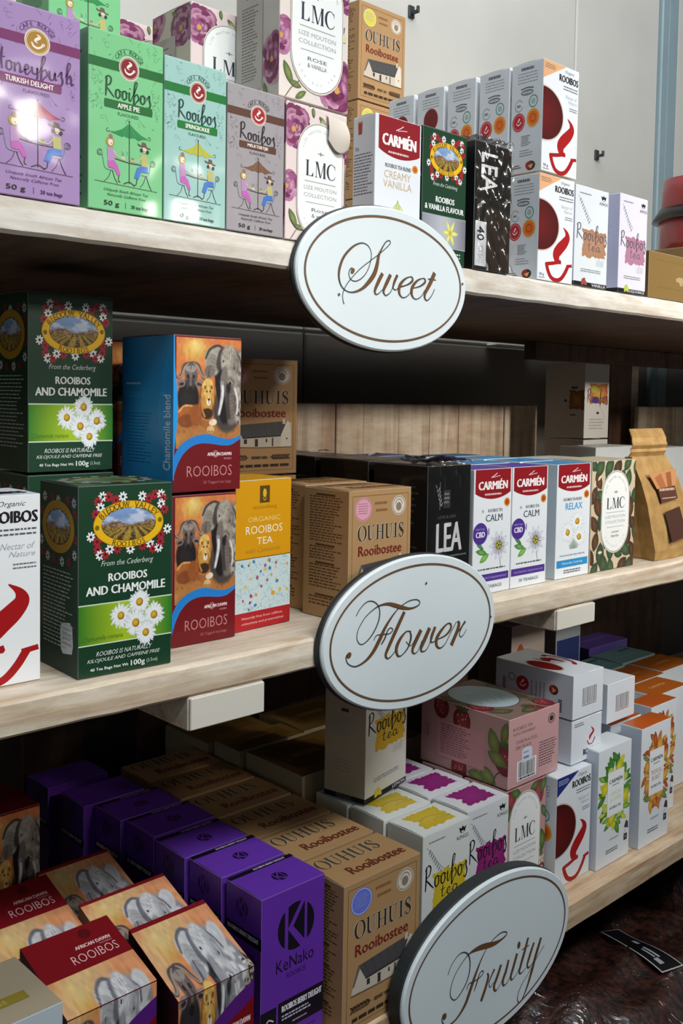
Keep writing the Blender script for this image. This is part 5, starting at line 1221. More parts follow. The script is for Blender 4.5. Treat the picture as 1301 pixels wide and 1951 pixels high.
def kings_multi_side():
    A = Art(.5); A.p('picture').splash(62, 36, 100, 62, '#6a2c1c', 4, '#8a6a24').p('side_print').rect(66, 31, 82, 34, '#3a342c').ell(52, 50, 4, 2, '#3a2c24', 10).line([(58, 60), (44, 74), (30, 90)], .8, '#7a7064').rect(64, 68, 78, 70, '#6a3c30'); return A
def kraft_big():
    A = Art(1.4); A.p('side_print').rect(10, 16, 96, 17, '#6a5228').rect(14, 74, 60, 75, '#6a5228').p('emblem').poly([(42, 50), (47, 46), (53, 47), (56, 54), (52, 64), (49, 66), (47, 58), (42, 56)], '#a8916a'); return A
def fruit_end():
    A = Art(1.1); A.p('picture').ell(26, 30, 16, None, '#b5561c', 20).ell(28, 80, 15, None, '#b0501c', 18).leaf(60, 30, 18, 10, '#a8481c', '#c0642c', .5).leaf(60, 66, 26, 70, '#b0902a', '#c9a83a', .5).leaf(84, 40, 12, 60, '#7d6a3c', '#9a8a5c', .3).p('lettering').text('100%', 16, 24, 38, 36, '#d8a070', 'b'); return A

CNT = [0]
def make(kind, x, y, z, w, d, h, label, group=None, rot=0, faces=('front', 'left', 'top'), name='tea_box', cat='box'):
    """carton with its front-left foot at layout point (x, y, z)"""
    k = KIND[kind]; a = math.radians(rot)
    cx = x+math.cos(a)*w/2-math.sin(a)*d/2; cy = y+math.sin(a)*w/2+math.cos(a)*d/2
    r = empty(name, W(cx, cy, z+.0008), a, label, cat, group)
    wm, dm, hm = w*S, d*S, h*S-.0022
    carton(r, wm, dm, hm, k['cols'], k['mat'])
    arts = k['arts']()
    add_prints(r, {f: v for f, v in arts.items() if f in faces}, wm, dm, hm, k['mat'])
    CNT[0] += 1
    return r

# ---- top shelf, front row
g_ = 'tea boxes on the top shelf'
make('honey', .440, .002, ZT, .107, .09, .203, 'purple tea box with honeybush lettering, leftmost on the top shelf', g_)
make('apple', .557, .002, ZT, .097, .09, .201, 'light green tea box lettered apple pie in the front row', g_)
make('spring', .656, .002, ZT, .090, .09, .194, 'pale teal tea box lettered springbokkie', g_)
make('melk', .748, .002, ZT, .092, .09, .184, 'grey tea box with a brown band and brown parasol', g_)
r = make('lmc_small', .843, .002, ZT, .106, .085, .181, 'torn floral tea box with a ripped corner, touching the Sweet sign', g_)
# torn corner: a curled paper flap with a dark gap under it
def torn(r, w, h):
    n = 8; v = []; f = []
    for i in range(n+1):
        t = i/n
        for j in range(5):
            s_ = j/4
            x = w/2-.002-.030*S*1.0*(1-t)*1.25-.004+.0*s_; x = w/2-(1-t)*.034*S*1.0/.65*.65-.001
            xx = x; zz = h-.004-s_*(.046*S)*(0.75+.25*math.sin(3*t))-.004*t
            yy = -.0015-.006*math.sin(s_*math.pi*.8)*(0.4+.6*t)
            v.append((xx, -.0+yy, zz))
    for i in range(n):
        for j in range(4): a = i*5+j; f.append((a, a+1, a+6, a+5))
    o = mesh_obj('torn_flap', v, f, plain('torn_paper', '#cfc5b8', .7), r, True); o.location = (0, -.0275-.0005, 0)
    o['label'] = 'ripped curled corner of the carton'
    A = Art(.6); A.p('torn_gap').poly([(56, 30), (64, 27.5), (80, 28.6), (92, 26), (98, 30), (97, 34), (80, 33.5), (66, 33), (58, 33)], '#7a7670').line([(90, 30), (93, 42), (95, 60), (94, 80)], 1.2, '#8a8480')
    add_prints(r, {'front': A}, w, .085*S, h, MATTE)
torn(r, .106*S, .181*S)
make('vanilla', 1.008, .002, ZT, .097, .045, .20, 'white tea box lettered creamy vanilla with a maroon top', g_)
make('green_van', 1.109, .002, ZT, .102, .09, .203, 'dark green tea box lettered rooibos and vanilla flavour', g_)
r = make('lea_turned', 1.232, .002, ZT, .094, .09, .205, 'black cling-wrapped tea box lying on end with sideways lettering', g_)
make('white_peach', 1.408, .004, ZT, .105, .066, .1835, 'white tea box with a red teacup, lower of the stacked pair at the front', g_)
make('white_peach', 1.411, .004, ZT+.1845, .106, .066, .190, 'white tea box with a red teacup, topmost of the stacked pair at the front', g_)
make('kings_brown', 1.516, .003, ZT, .108, .085, .181, 'white tea box with a brown paint splash', g_)
make('kings_lilac', 1.664, .003, ZT, .100, .085, .188, 'pale lilac tea box with a pink paint splash', g_)
make('kraft_plain', 1.778, .004, ZT, .26, .14, .094, 'low olive-brown carton at the right end of the top shelf', g_)
# ---- top shelf, behind
for i, y in enumerate((.075, .150, .225, .300)):
    make('white_peach' if i < 2 else 'white_back', 1.408, y, ZT, .105, .066, .1835, ['white tea box hidden under the second box of the white row', 'white tea box hidden under the third box of the white row', 'white tea box low in the fourth stack of the white row', 'white tea box low in the rearmost white stack'][i], 'white boxes in the row going back', faces=('left',))
    make('white_peach' if i < 2 else 'white_back', 1.411, y, ZT+.1845, .106, .066, .190, ['white tea box second from the front along the upper white row', 'white tea box third from the front along the upper white row', 'white tea box with a plain red disc, fourth in the upper white row', 'white tea box with a plain red disc, rearmost in the upper white row'][i], 'white boxes in the row going back', faces=('left',))
make('apple', .585, .15, ZT, .10, .09, .20, 'light green tea box hidden below another behind the front row')
make('apple', .585, .15, ZT+.201, .10, .09, .20, 'light green tea box stacked high behind the apple pie box')
make('lmc_rose', 1.0-.085, .105, ZT, .135, .10, .2217, 'floral tea box under the large rose and vanilla box')
make('lmc_rose', 1.0-.085, .105, ZT+.2225, .135, .10, .2217, 'large floral tea box lettered rose and vanilla, standing highest')
for (x, y, l1, l2) in ((.836, .21, 'floral tea box supporting another behind the grey box', 'floral tea box half hidden behind the springbokkie box'), (.795, .34, 'floral tea box lowest at the back of the floral stacks', 'floral tea box furthest back, showing mostly its side')):
    make('lmc_small', x, y, ZT, .12, .10, .181, l1); make('lmc_small', x, y, ZT+.182, .12, .10, .181, l2)
for i, l in enumerate(('kraft cottage tea box lowest in the kraft stack', 'kraft cottage tea box in the middle of the kraft stack', 'kraft cottage tea box with a yellow seal, topmost on the kraft stack')):
    make('ouhuis_y', 1.412, .455, ZT+.1985*i, .136, .09, .198, l, 'kraft cottage boxes at the back of the top shelf')

# ---- middle shelf
make('white_yellow', .400, .058, ZM, .128, .085, .220, 'white tea box with a yellow corner, cut by the left edge of the photo')
gr_ = make('green', .559, .027, ZM, .124, .105, .229, 'dark green chamomile tea box standing low at the front, left', rot=-3)
st_ = Art(.48); st_.p('price_sticker').poly([(58, 74), (55, 78), (57, 88), (62, 90), (85, 88.5), (88, 84), (86, 75), (80, 72.5)][::-1], '#c9ccd2').micro(62, 76, 84, 86, 4, '#8d9096', .4)
st_.k += 60
add_prints(gr_, {'left': st_}, .124*S, .105*S, .229*S, MATTE)
make('green', .577, .19, ZM, .124, .10, .229, 'dark green tea box hidden beneath the raised green box', faces=('left', 'top'))
make('green', .577, .19, ZM+.230, .122, .10, .235, 'dark green chamomile tea box raised on another, upper left')
make('dawn_blend', .722, .078, ZM+.205, .110, .125, .209, 'tea box with a bright blue side and savanna painting, on top of another')
make('dawn', .722, .078, ZM, .104, .125, .204, 'maroon tea box with savanna painting beneath the blue-sided one')
make('dawn_blend', .755, .30, ZM, .11, .11, .204, 'savanna tea box hidden at the back, lower'); make('dawn_blend', .755, .30, ZM+.205, .11, .11, .211, 'savanna tea box peeping out between the green and the blue-sided box')
make('yellow', .836, .092, ZM, .110, .11, .217, 'yellow tea box with a doodle-patterned lower half and red foot', rot=5)
make('ouhuis_p', .994, .30, ZM, .133, .10, .199, 'kraft cottage tea box hidden under the one behind the yellow box', faces=('front',)); make('ouhuis_p', .960, .30, ZM+.200, .167, .10, .198, 'kraft cottage tea box raised behind the yellow box')
make('ouhuis_side', .903, .214, ZM, .098, .08, .198, 'kraft tea box showing its text side between the yellow and pink-sealed boxes', faces=('front',))
make('ouhuis_p', .998, .032, ZM, .134, .10, .199, 'kraft cottage tea box with a pink seal at the middle of the shelf')
make('ouhuis_p', 1.010, .142, ZM, .134, .10, .199, 'kraft cottage tea box directly behind the pink-sealed one')
LEA = [make('lea', 1.185, .045+.135*i, ZM, .108, .122, .228, l, 'black cling-wrapped boxes in a row going back') for i, l in enumerate(('black cling-wrapped tea box with large white lettering, at the front', 'black cling-wrapped tea box second in the black row', 'black cling-wrapped tea box third in the black row', 'black cling-wrapped tea box at the rear of the black row'))]
for j, (kd, x, w, a, n) in enumerate((('calm', 1.299, .104, 'white and maroon calm tea box touching the black box', 5), ('calm', 1.406, .106, 'white and maroon calm tea box next to the blue relax box', 5), ('relax', 1.542, .112, 'white and maroon relax tea box with three daisies', 4))):
    for i in range(n):
        make(kd if i % 2 == 0 or j == 2 else ('relax' if j == 1 else 'calm'), x, .042+.086*i, ZM, w, .08, .218, a if i == 0 else '%s box lid %s in the row behind the %s' % ('blue' if (kd == 'relax' or (j == 1 and i % 2)) else 'purple', ('', 'second', 'third', 'fourth', 'fifth')[i], ('calm box beside the black box', 'calm box beside the relax box', 'relax box')[j]), 'boxes lined up behind the calm and relax boxes' if i else None, faces=('front',) if i == 0 else ())
make('lmc_leaf', 1.656, .040, ZM, .160, .10, .220, 'beige tea box patterned with brown nuts and green leaves')
make('white_plain', 1.68, .16, ZM, .15, .10, .215, 'pale tea box behind the nut-patterned box')
make('kings_multi', 2.183, .40, ZM, .114, .12, .2365, 'cream tea box under the one with a rainbow splash', faces=('left',))
make('kings_multi', 2.183, .40, ZM+.2375, .114, .12, .195, 'cream tea box with a rainbow paint splash, at the back')
make('white_plain', 2.05, .28, ZM, .20, .10, .226, 'white carton at the back, left of the kraft pouch')
make('white_plain', 2.32, .27, ZM, .16, .10, .219, 'white carton behind the kraft pouch on its right')

# ---- bottom shelf
KY = [(.846, .036), (.843, .125), (.838, .211), (.842, .303), (.834, .389), (.816, .478), (.808, .590)]
KL = ['foremost purple tea box with a large black round logo', 'second purple tea box from the front', 'third purple tea box from the front', 'fourth purple tea box, partly in shadow', 'fifth purple tea box, in deep shadow', 'sixth purple tea box, in deep shadow', 'purple tea box at the very back of the row']
for (x, y), l in zip(KY, KL): make('kenako', x, y, ZB, .119, .082, .246, l, 'purple tea boxes in a row', faces=('front', 'left', 'top') if y < .4 else ('left',))
for i in range(6):
    make('ouhuis_b', .976, .006+.1045*i, ZB, .166, .098, .232, ['large kraft cottage tea box with a blue seal', 'large kraft box second in the row behind the blue seal', 'large kraft box third in the row behind the blue seal', 'large kraft box fourth in the row, in shadow', 'large kraft box fifth in the row, in shadow', 'large kraft box at the dark end of the row'][i], 'large kraft boxes in a row', faces=('front', 'left', 'top') if i < 4 else ('top',))
for i in range(3):
    make('kings_y', 1.198-.004*i, .050+.0865*i, ZB, .121, .082, .225, ['white tea box with a yellow splash and black handwriting', 'white box with a yellow splash on its lid, second in row', 'white box with a yellow splash under the lemon box'][i], 'white boxes with yellow splashes')
    make('kings_m', 1.328-.004*i, .062+.0885*i, ZB, .118, .084, .225, ['white tea box with a magenta splash and black handwriting', 'white box with a magenta splash on its lid, second in row', 'white box with a magenta splash on its lid, third in row'][i], 'white boxes with magenta splashes')
make('kings_lemon', 1.207, .196, ZB+.2262, .140, .088, .215, 'cream tea box lettered lemon standing on the splash boxes', rot=12)
make('lmc_berry', 1.452, .073, ZB, .128, .10, .223, 'strawberry patterned tea box standing beneath the pink carton')
make('lmc_berry', 1.452, .180, ZB, .128, .10, .223, 'strawberry patterned tea box hidden beneath the back of the pink carton', faces=())
make('white_blue', 1.583, .050, ZB, .119, .095, .222, 'white tea box with a blue corner and red teacup')
make('white_blue', 1.583, .150, ZB, .119, .095, .222, 'white tea box hidden behind the blue-cornered one', faces=())
make('lime', 1.709, .038, ZB, .124, .060, .247, 'white tea box with a wreath of lemons and limes')
make('lime', 1.712, .125, ZB, .120, .070, .222, 'white tea box behind the lemon and lime wreath box', faces=())
make('tropical', 1.860, .030, ZB, .122, .050, .262, 'white tea box with an orange tropical wreath')
make('tropical', 1.862, .105, ZB, .125, .095, .250, 'orange-lidded box just behind the tropical wreath box', faces=())
make('tropical', 2.010, .092, ZB, .115, .060, .262, 'white tea box with an orange wreath half hidden at the right')

def lying(x, y, z, w, d, h, end, side, top, cols, label, mat=SATIN, rot=0):
    r = empty('tea_box', W(x+w/2, y+d/2, z+.0008), math.radians(rot), label, 'box'); wm, dm, hm = w*S, d*S, h*S-.0022
    carton(r, wm, dm, hm, cols, mat, lid=False)
    A = {}
    if end: A['front'] = end
    if side: A['left'] = side
    if top: A['top'] = top
    mats = {'top': face_matrix('top', wm, dm, hm)}
    mats['top'].translation.z = hm+4e-5
    add_prints(r, A, wm, dm, hm, mat, mats); return r
cw = dict(front='#dfe5ec', left='#cdd3dc', top='#e4e9ee')
lying(1.455, .072, ZB+.224, .160, .215, .135, art('pe', pink_end), art('ps', pink_side), art('pto', pink_top), dict(front='#c99c9c', left='#b9908c', top='#8a7468'), 'pink strawberry carton lying down with its barcode showing')
lying(1.652, .066, ZB+.2235, .108, .185, .090, art('wr', lambda: white_end('rooibos')), None, None, cw, 'white tea box lying down with a small red cup on its end')
lying(1.650, .064, ZB+.3145, .108, .19, .092, art('we', white_end), art('wl', white_long), art('wt', white_top), cw, 'white tea box lying on top with a red teacup on its upper face')
lying(1.818, .089, ZB+.2635, .110, .18, .088, art('we', white_end), None, art('wt2', lambda: Art(.9).p('lettering').text('ROOIBOS', 20, 30, 80, 50, '#15151a', 'x').p('corner_flash').poly([(0, 60), (0, 92), (40, 70)], '#2a3a8a')), cw, 'white tea box lying down with a barcode, above the lime wreath box')
# crowded lids further right and back
spots = [(2.13, .150, .16, .085, .250, 'orange_top', 'orange-lidded box at the right edge, nearest the front'), (2.02, .215, .16, .10, .245, 'orange_top', 'orange-lidded box in the second row on the right'), (2.19, .245, .16, .10, .245, 'orange_top', 'orange-lidded box behind the right edge one'),
         (2.00, .325, .16, .10, .240, 'orange_top', 'orange-lidded box in shadow, third row'), (2.36, .255, .16, .10, .245, 'orange_top', 'orange-lidded box furthest right'), (2.17, .355, .17, .10, .245, 'teal_top', 'grey-teal lidded box behind the orange lids'), (2.35, .365, .17, .10, .245, 'teal_top', 'grey-teal lidded box at the right behind the orange lids'), (2.36, .475, .20, .10, .260, 'purple_top', 'purple-lidded box in the far right corner'),
         (1.84, .29, .15, .10, .22, 'white_plain', 'grey box in shadow behind the white lying boxes')]
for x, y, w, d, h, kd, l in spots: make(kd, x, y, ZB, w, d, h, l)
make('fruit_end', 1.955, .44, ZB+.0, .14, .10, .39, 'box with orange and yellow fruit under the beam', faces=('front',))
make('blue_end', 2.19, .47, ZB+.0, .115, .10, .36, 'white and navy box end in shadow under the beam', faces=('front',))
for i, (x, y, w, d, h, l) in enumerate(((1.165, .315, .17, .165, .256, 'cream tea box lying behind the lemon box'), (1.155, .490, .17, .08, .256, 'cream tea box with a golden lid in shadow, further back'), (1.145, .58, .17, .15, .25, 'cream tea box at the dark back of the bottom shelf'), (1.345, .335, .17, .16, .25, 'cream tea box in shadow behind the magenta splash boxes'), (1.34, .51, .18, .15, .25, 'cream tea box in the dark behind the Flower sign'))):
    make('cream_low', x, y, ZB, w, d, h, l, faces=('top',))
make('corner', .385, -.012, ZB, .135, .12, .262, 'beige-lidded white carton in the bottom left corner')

# elephant cartons with sloping lids
def wedge(x0, x1, y0, y1, zf, zb, kind, label, dark=False, wave='#5a1c7c'):
    r = empty('tea_box', W((x0+x1)/2, (y0+y1)/2, ZB+.0008), 0, label, 'box', 'elephant cartons')
    w = (x1-x0)*S; d = (y1-y0)*S; hf = (zf-ZB)*S-.001; hb = (zb-ZB)*S-.001
    v = [(-w/2, -d/2, 0), (w/2, -d/2, 0), (w/2, d/2, 0), (-w/2, d/2, 0), (-w/2, -d/2, hf), (w/2, -d/2, hf), (w/2, d/2, hb), (-w/2, d/2, hb)]
    f = [(0, 1, 5, 4), (1, 2, 6, 5), (2, 3, 7, 6), (3, 0, 4, 7), (4, 5, 6, 7), (3, 2, 1, 0)]
    me = bpy.data.meshes.new('carton'); me.from_pydata(v, [], f); me.update(); me.materials.append(SATIN)
    c = lin('#6e0a14'); set_face_cols(me, [c, lin('#3a0a2c'), c, lin('#2c0812'), c, c]); link(bpy.data.objects.new('carton', me), r)
    X = Vector((w, 0, 0)); Y = Vector((0, d, hb-hf)); N = X.cross(Y).normalized(); o = Vector((-w/2, -d/2, hf))+N*.0009
    # the loose lid, a hair above the body
    q = [(-w/2, -d/2, hf), (w/2, -d/2, hf), (w/2, d/2, hb), (-w/2, d/2, hb)]
    lv = [tuple(Vector(p)+N*.0002) for p in q]+[tuple(Vector(p)+N*.0008) for p in q]
    lm = bpy.data.meshes.new('lid_flap'); lm.from_pydata(lv, [], [(3, 2, 1, 0), (4, 5, 6, 7), (0, 1, 5, 4), (1, 2, 6, 5), (2, 3, 7, 6), (3, 0, 4, 7)]); lm.update(); lm.materials.append(SATIN); set_face_cols(lm, [c]*6); link(bpy.data.objects.new('lid_flap', lm), r)
    M = Matrix.Identity(4)
    for i in range(3): M[i][0] = X[i]; M[i][1] = Y[i]; M[i][2] = N[i]*LAY; M[i][3] = o[i]
    add_prints(r, {'top': art('dl'+kind, lambda: dawn_lid(kind)), 'front': art('dlf'+kind, lambda: dawn_low_front(kind))}, w, d, hf, SATIN, {'top': M})
wedge(.690, .812, .009, .128, -.769, -.724, 'pic', 'elephant tea box nearest the purple boxes, its savanna picture running over the sloping lid')
wedge(.672, .812, .140, .232, -.757, -.724, 'pic', 'elephant tea box with sloping picture lid, second from the front')
wedge(.684, .805, .278, .385, -.772, -.738, 'pic', 'elephant tea box with sloping picture lid, third from the front')
wedge(.553, .678, .040, .165, -.749, -.714, 'red', 'elephant tea box with a broad red lid band, beside the beige carton')
wedge(.545, .672, .205, .330, -.752, -.716, 'red', 'elephant tea box with a red lid band behind the first, at the left edge')
make('dawn', .610, .455, ZB, .115, .12, .285, 'savanna tea box standing in deep shadow at the far left')

# ---- cling film on the black boxes
FILM, nt, b = new_mat('cling_film')
nt.nodes.remove(b)
tr_ = nt.nodes.new('ShaderNodeBsdfTransparent'); gl_ = nt.nodes.new('ShaderNodeBsdfGlossy'); gl_.inputs['Roughness'].default_value = .12
mx_ = nt.nodes.new('ShaderNodeMixShader'); lw_ = nt.nodes.new('ShaderNodeLayerWeight'); lw_.inputs['Blend'].default_value = .22
mr_ = nt.nodes.new('ShaderNodeMapRange'); mr_.inputs['To Min'].default_value = .07; mr_.inputs['To Max'].default_value = .7
nt.links.new(lw_.outputs['Fresnel'], mr_.inputs['Value']); nt.links.new(mr_.outputs[0], mx_.inputs[0])
nt.links.new(tr_.outputs[0], mx_.inputs[1]); nt.links.new(gl_.outputs[0], mx_.inputs[2]); nt.links.new(mx_.outputs[0], nt.nodes['Material Output'].inputs[0])
def film_sheet(root, w, d, h, pleats=False, seed=0):
    """crumpled film over the front and the lid"""
    nx, nz = 26, 46; v = []; f = []
    for j in range(nz+1):
        t = j/nz
        for i in range(nx+1):
            u = i/nx; x = -w/2-.0006+(w+.0012)*u
            s_ = math.sin(u*43+seed+3*math.sin(t*7))*math.sin(t*19+2*math.sin(u*11+seed))+.6*math.sin(u*17+t*31+seed)
            amp = .0015+.0012*u*(1-t) if not pleats else .0005+.0030*max(0, t-.62)/.38
            if t < .8: v.append((x, -d/2-.0028-amp*s_, h*t/.8))
            else: v.append((x, -d/2-.0028+(d*.55)*(t-.8)/.2, h+.0032+amp*s_))
    for j in range(nz):
        for i in range(nx): a = j*(nx+1)+i; f.append((a, a+1, a+nx+2, a+nx+1))
    return mesh_obj('plastic_wrap', v, f, FILM, root, True)
film_sheet(r_lea := LEA[0], .108*S, .122*S, .228*S, True, 1)
lt = [o for o in scene.objects if o.get('label', '').startswith('black cling-wrapped tea box lying on end')][0]
film_sheet(lt, .094*S, .09*S, .205*S, False, 4)
# glossy creased fold bars catching the light on the film, and white end tabs of the film
def film_tab(root, x, y, z, s_=1.0):
    v = [(x-.012*s_, y, z), (x-.002*s_, y-.004, z+.004*s_), (x+.014*s_, y-.001, z+.0015), (x+.010*s_, y+.006, z+.001), (x-.004*s_, y+.007, z+.003*s_)]
    mesh_obj('film_tab', v, [(0, 1, 4), (1, 2, 3, 4)], plain('white_film', '#e6e8ec', .35), root)
for o, s_ in zip(LEA, (1.1, 1.0, .8, .7)): film_tab(o, .004, -.012, .228*S+.0016, s_)

# ------------------------------------------------------------------ kraft pouch
KRAFT = noisy('kraft_paper', '#a07c46', '#b8935a', 60, 0.7, 0.25, (1, 1, 1), 4)[0]
def pouch():
    r = empty('kraft_pouch', W(1.97, .085, ZM), 0, 'kraft paper pouch with dark windows and a folded-over top', 'pouch')
    L = [(0, 1.893, 2.062, .034, .112), (.02, 1.890, 2.064, .030, .116), (.07, 1.880, 2.055, .036, .112), (.12, 1.872, 2.040, .044, .106), (.165, 1.862, 2.018, .052, .100), (.200, 1.852, 2.000, .062, .092), (.218, 1.848, 1.990, .068, .084)]
    v = []; f = []; n = 12
    for z, x0, x1, y0, y1 in L:
        bul = .003*math.sin(math.pi*z/.218)
        ring = []
        for i in range(n+1): t = i/n; ring.append((x0+(x1-x0)*t, y0-bul*math.sin(math.pi*t)+.0012*math.sin(t*23+z*40)))
        ring.append((x1-.012*(1-z/.23), (y0+y1)/2))
        for i in range(n+1): t = 1-i/n; ring.append((x0+(x1-x0)*t, y1))
        ring.append((x0+.014*(1-z/.23), (y0+y1)/2))
        for x, y in ring: v.append(W(x, y, ZM+z+.001)-r.location)
    m_ = 2*(n+1)+2
    for k in range(len(L)-1):
        for i in range(m_): a = k*m_+i; b_ = k*m_+(i+1) % m_; f.append((a, b_, b_+m_, a+m_))
    f.append(tuple(range(m_))[::-1]); f.append(tuple(range((len(L)-1)*m_, len(L)*m_)))
    mesh_obj('paper_body', v, f, KRAFT, r)
    # top: flattened band with pressed ridges, leaning back to the right
    v = []; f = []; rows = [(0, 1.846, 1.992, .074), (.010, 1.846, 1.992, .068), (.016, 1.848, 1.993, .071), (.024, 1.850, 1.994, .066), (.030, 1.852, 1.995, .070), (.040, 1.858, 2.000, .074), (.058, 1.872, 2.010, .090)]
    for z, x0, x1, y in rows:
        for i in range(9): t = i/8; v.append(W(x0+(x1-x0)*t, y+.002*math.sin(t*9), ZM+.219+z)-r.location)
    for k in range(len(rows)-1):
        for i in range(8): a = k*9+i; f.append((a, a+1, a+10, a+9))
    o = mesh_obj('folded_top', v, f, KRAFT, r); sm = o.modifiers.new('thick', 'SOLIDIFY'); sm.thickness = .0012
    A = Art(.8)
    A.p('window').poly([(14, 16), (26, 31), (74, 29), (86, 13)], '#c08a5c').poly([(26, 20), (34, 31), (50, 30), (44, 16)], '#a8683c').poly([(56, 16), (54, 30), (66, 29), (70, 15)], '#9a5a34')
    A.p('window_label').poly([(28, 31), (30, 45), (74, 42), (73, 29)], '#5a3428').micro(32, 31, 70, 34, 1, '#c9b09a', .8, False).micro(34, 40, 70, 42, 1, '#c9b09a', .5)
    A.p('window').poly([(33, 54), (36, 84), (78, 80), (74, 50)], '#4a2c22')
    w = .165*S; h = .214*S
    # follow the leaning front: shear by the taper of the pouch
    M = Matrix.Identity(4); o0 = W(1.893, .0215, ZM+.001)-r.location; X = Vector((.165*S, 0, 0)); Y = W(1.850, .056, ZM+.218)-W(1.893, .0215, ZM+.001)
    N = X.cross(Y).normalized()
    for i in range(3): M[i][0] = X[i]; M[i][1] = Y[i]; M[i][2] = N[i]*LAY; M[i][3] = o0[i]+N[i]*.0030
    for nm, me in A.build('front', w, h):
        me.transform(M); me.materials.append(MATTE); link(bpy.data.objects.new(nm, me), r)
pouch()

# red tin behind the low carton, upper right
RED = plain('red_enamel', '#7c1418', .3, 0, .4); BLK = plain('black_enamel', '#120c0e', .3)
def red_tin():
    r = empty('red_tin', W(2.555, .30, .404), 0, 'red lidded tin with a dark band at the right edge of the top shelf', 'tin')
    prof = [(.0, 0), (.098, 0), (.102, .004), (.102, .085), (.096, .098), (.10, .102), (.098, .16), (.094, .196), (.0, .20)]
    def lathe(nm, pr, mt):
        v = []; f = []; n = 28
        for q, z in pr:
            for i in range(n): t = 2*math.pi*i/n; v.append((q*S*math.cos(t), q*S*math.sin(t), z*S))
        for k in range(len(pr)-1):
            for i in range(n): a = k*n+i; b_ = k*n+(i+1) % n; f.append((a, b_, b_+n, a+n))
        return mesh_obj(nm, v, f, mt, r, True)
    lathe('tin_body', prof[:5], RED); lathe('lid', [(.096, .098), (.100, .101), (.098, .16), (.094, .194), (0, .197)], RED)
    lathe('dark_band', [(.104, .082), (.122, .084), (.104, .116), (.1, .116)], BLK)
make('kraft_plain', 2.40, .20, ZT, .30, .20, .196, 'brown carton under the red tin', faces=())
red_tin()

# ------------------------------------------------------------------ oval signs
SIGN_FACE = noisy('sign_white', '#d9e4e8', '#e1eaed', 4, 0.45, 0.03)[0]
SIGN_EDGE = plain('sign_dark_edge', '#23282a', .6)
RING_B = plain('sign_brown', '#7a583a', .45, .2); RING_G = plain('sign_grey_line', '#4a4e50', .5)
GOLD = plain('sign_gold', '#7d5632', .4, .25)
def sign(label, cx, cz, rx, rz, y, th, strokes, blobs, org, sc, screws):
    k = 1+y; cx, cz, rx, rz = cx*k, cz*k, rx*k, rz*k
    r = empty('oval_sign', W(cx, y+th, cz), 0, label, 'sign')
    def disc(nm, a, b, y0, y1, mt, bev=.002, inner=None):
        n = 96; v = []; f = []; rings = []
        for (aa, bb, yy) in ((a, b, y1), (a, b, y0+bev), (a-bev, b-bev, y0)):
            rings.append(len(v))
            for i in range(n): t = 2*math.pi*i/n; v.append(((aa*S)*math.cos(t), (yy-y-th)*S, (bb*S)*math.sin(t)))
        for q in range(2):
            for i in range(n): j = (i+1) % n; f.append((rings[q]+i, rings[q+1]+i, rings[q+1]+j, rings[q]+j))
        f.append(tuple(range(2*n, 3*n))); f.append(tuple(range(n))[::-1])
        return mesh_obj(nm, v, f, mt, r)
    disc('backing', rx, rz, y+.006, y+th, SIGN_EDGE)
    disc('face_board', rx-.002, rz-.002, y, y+.0058, SIGN_FACE, .0025)
    def rim(nm, s0, s1, mt, yy):
        n = 120; v = []; f = []
        for q in (s0, s1):
            for i in range(n): t = 2*math.pi*i/n; v.append(((rx-q)*S*math.cos(t), (yy-y-th)*S, (rz-q)*S*math.sin(t)))
        for i in range(n): j = (i+1) % n; f.append((i, j, n+j, n+i))
        mesh_obj(nm, v, f, mt, r)
    rim('rim_line', .0150, .0185, RING_G, y-.0004); rim('rim_line', .0158, .0180, RING_B, y-.0006)
    # lettering: pen strokes, cut thin and raised a hair off the face
    dx = org
    def world(c): p = at_y(org[0]+c[0]/sc, org[1]+c[1]/sc, y); return np.array([(p[0]-cx)*S, (p[2]-cz)*S])
    def width(c, w):
        p = world(c); q = world((c[0]+w, c[1])); return abs(q[0]-p[0])
    for mt, grow, yy in ((RING_G, 1.6e-4, -.0004), (GOLD, -3.4e-4, -.0008)):
        v = []; f = []
        for st in strokes:
            P = spline(st, 7); pts = np.array([world(c) for c in P]); w = np.array([max(2.5e-4 if grow < 0 else 7e-4, width(c, c[2])*(.94)+grow*2) for c in P])
            if grow < 0: w = np.where(w < 9e-4, 0.00002, w)
            a, b = ribbon(pts, w); o = len(v); v += [(q[0], (yy-th)*S, q[1]) for q in a]; f += [tuple(i+o for i in qq) for qq in b]
        for (bx, by, brx, bry) in blobs:
            c0 = world((bx, by)); ax = world((bx+brx, by))-c0; az = world((bx+brx*.35, by-bry))-c0; o = len(v)
            for i in range(16): t = 2*math.pi*i/16; p = c0+ax*math.cos(t)*(1+grow*200)+az*math.sin(t)*(1+grow*200); v.append((p[0], (yy-th)*S, p[1]))
            f.append(tuple(range(o, o+16)))
        mesh_obj('lettering', v, f, mt, r)
    for px, py in screws:
        p = at_y(px, py, y); o = bpy.data.meshes.new('screw'); n = 10; vv = []
        for i in range(n): t = 2*math.pi*i/n; vv.append(((p[0]-cx)*S+.0013*math.cos(t), -(th+.0012)*S, (p[2]-cz)*S+.0013*math.sin(t)))
        mesh_obj('screw', vv, [tuple(range(n))[::-1]], plain('screw', '#6c7276', .4, .8), r)
e1 = [(810,600,6),(900,575,12),(960,530,20),(960,490,14),(930,482,8),(870,510,18),(815,580,30),(805,660,26),(830,715,12),(870,725,8),(920,690,6),(960,620,5)]
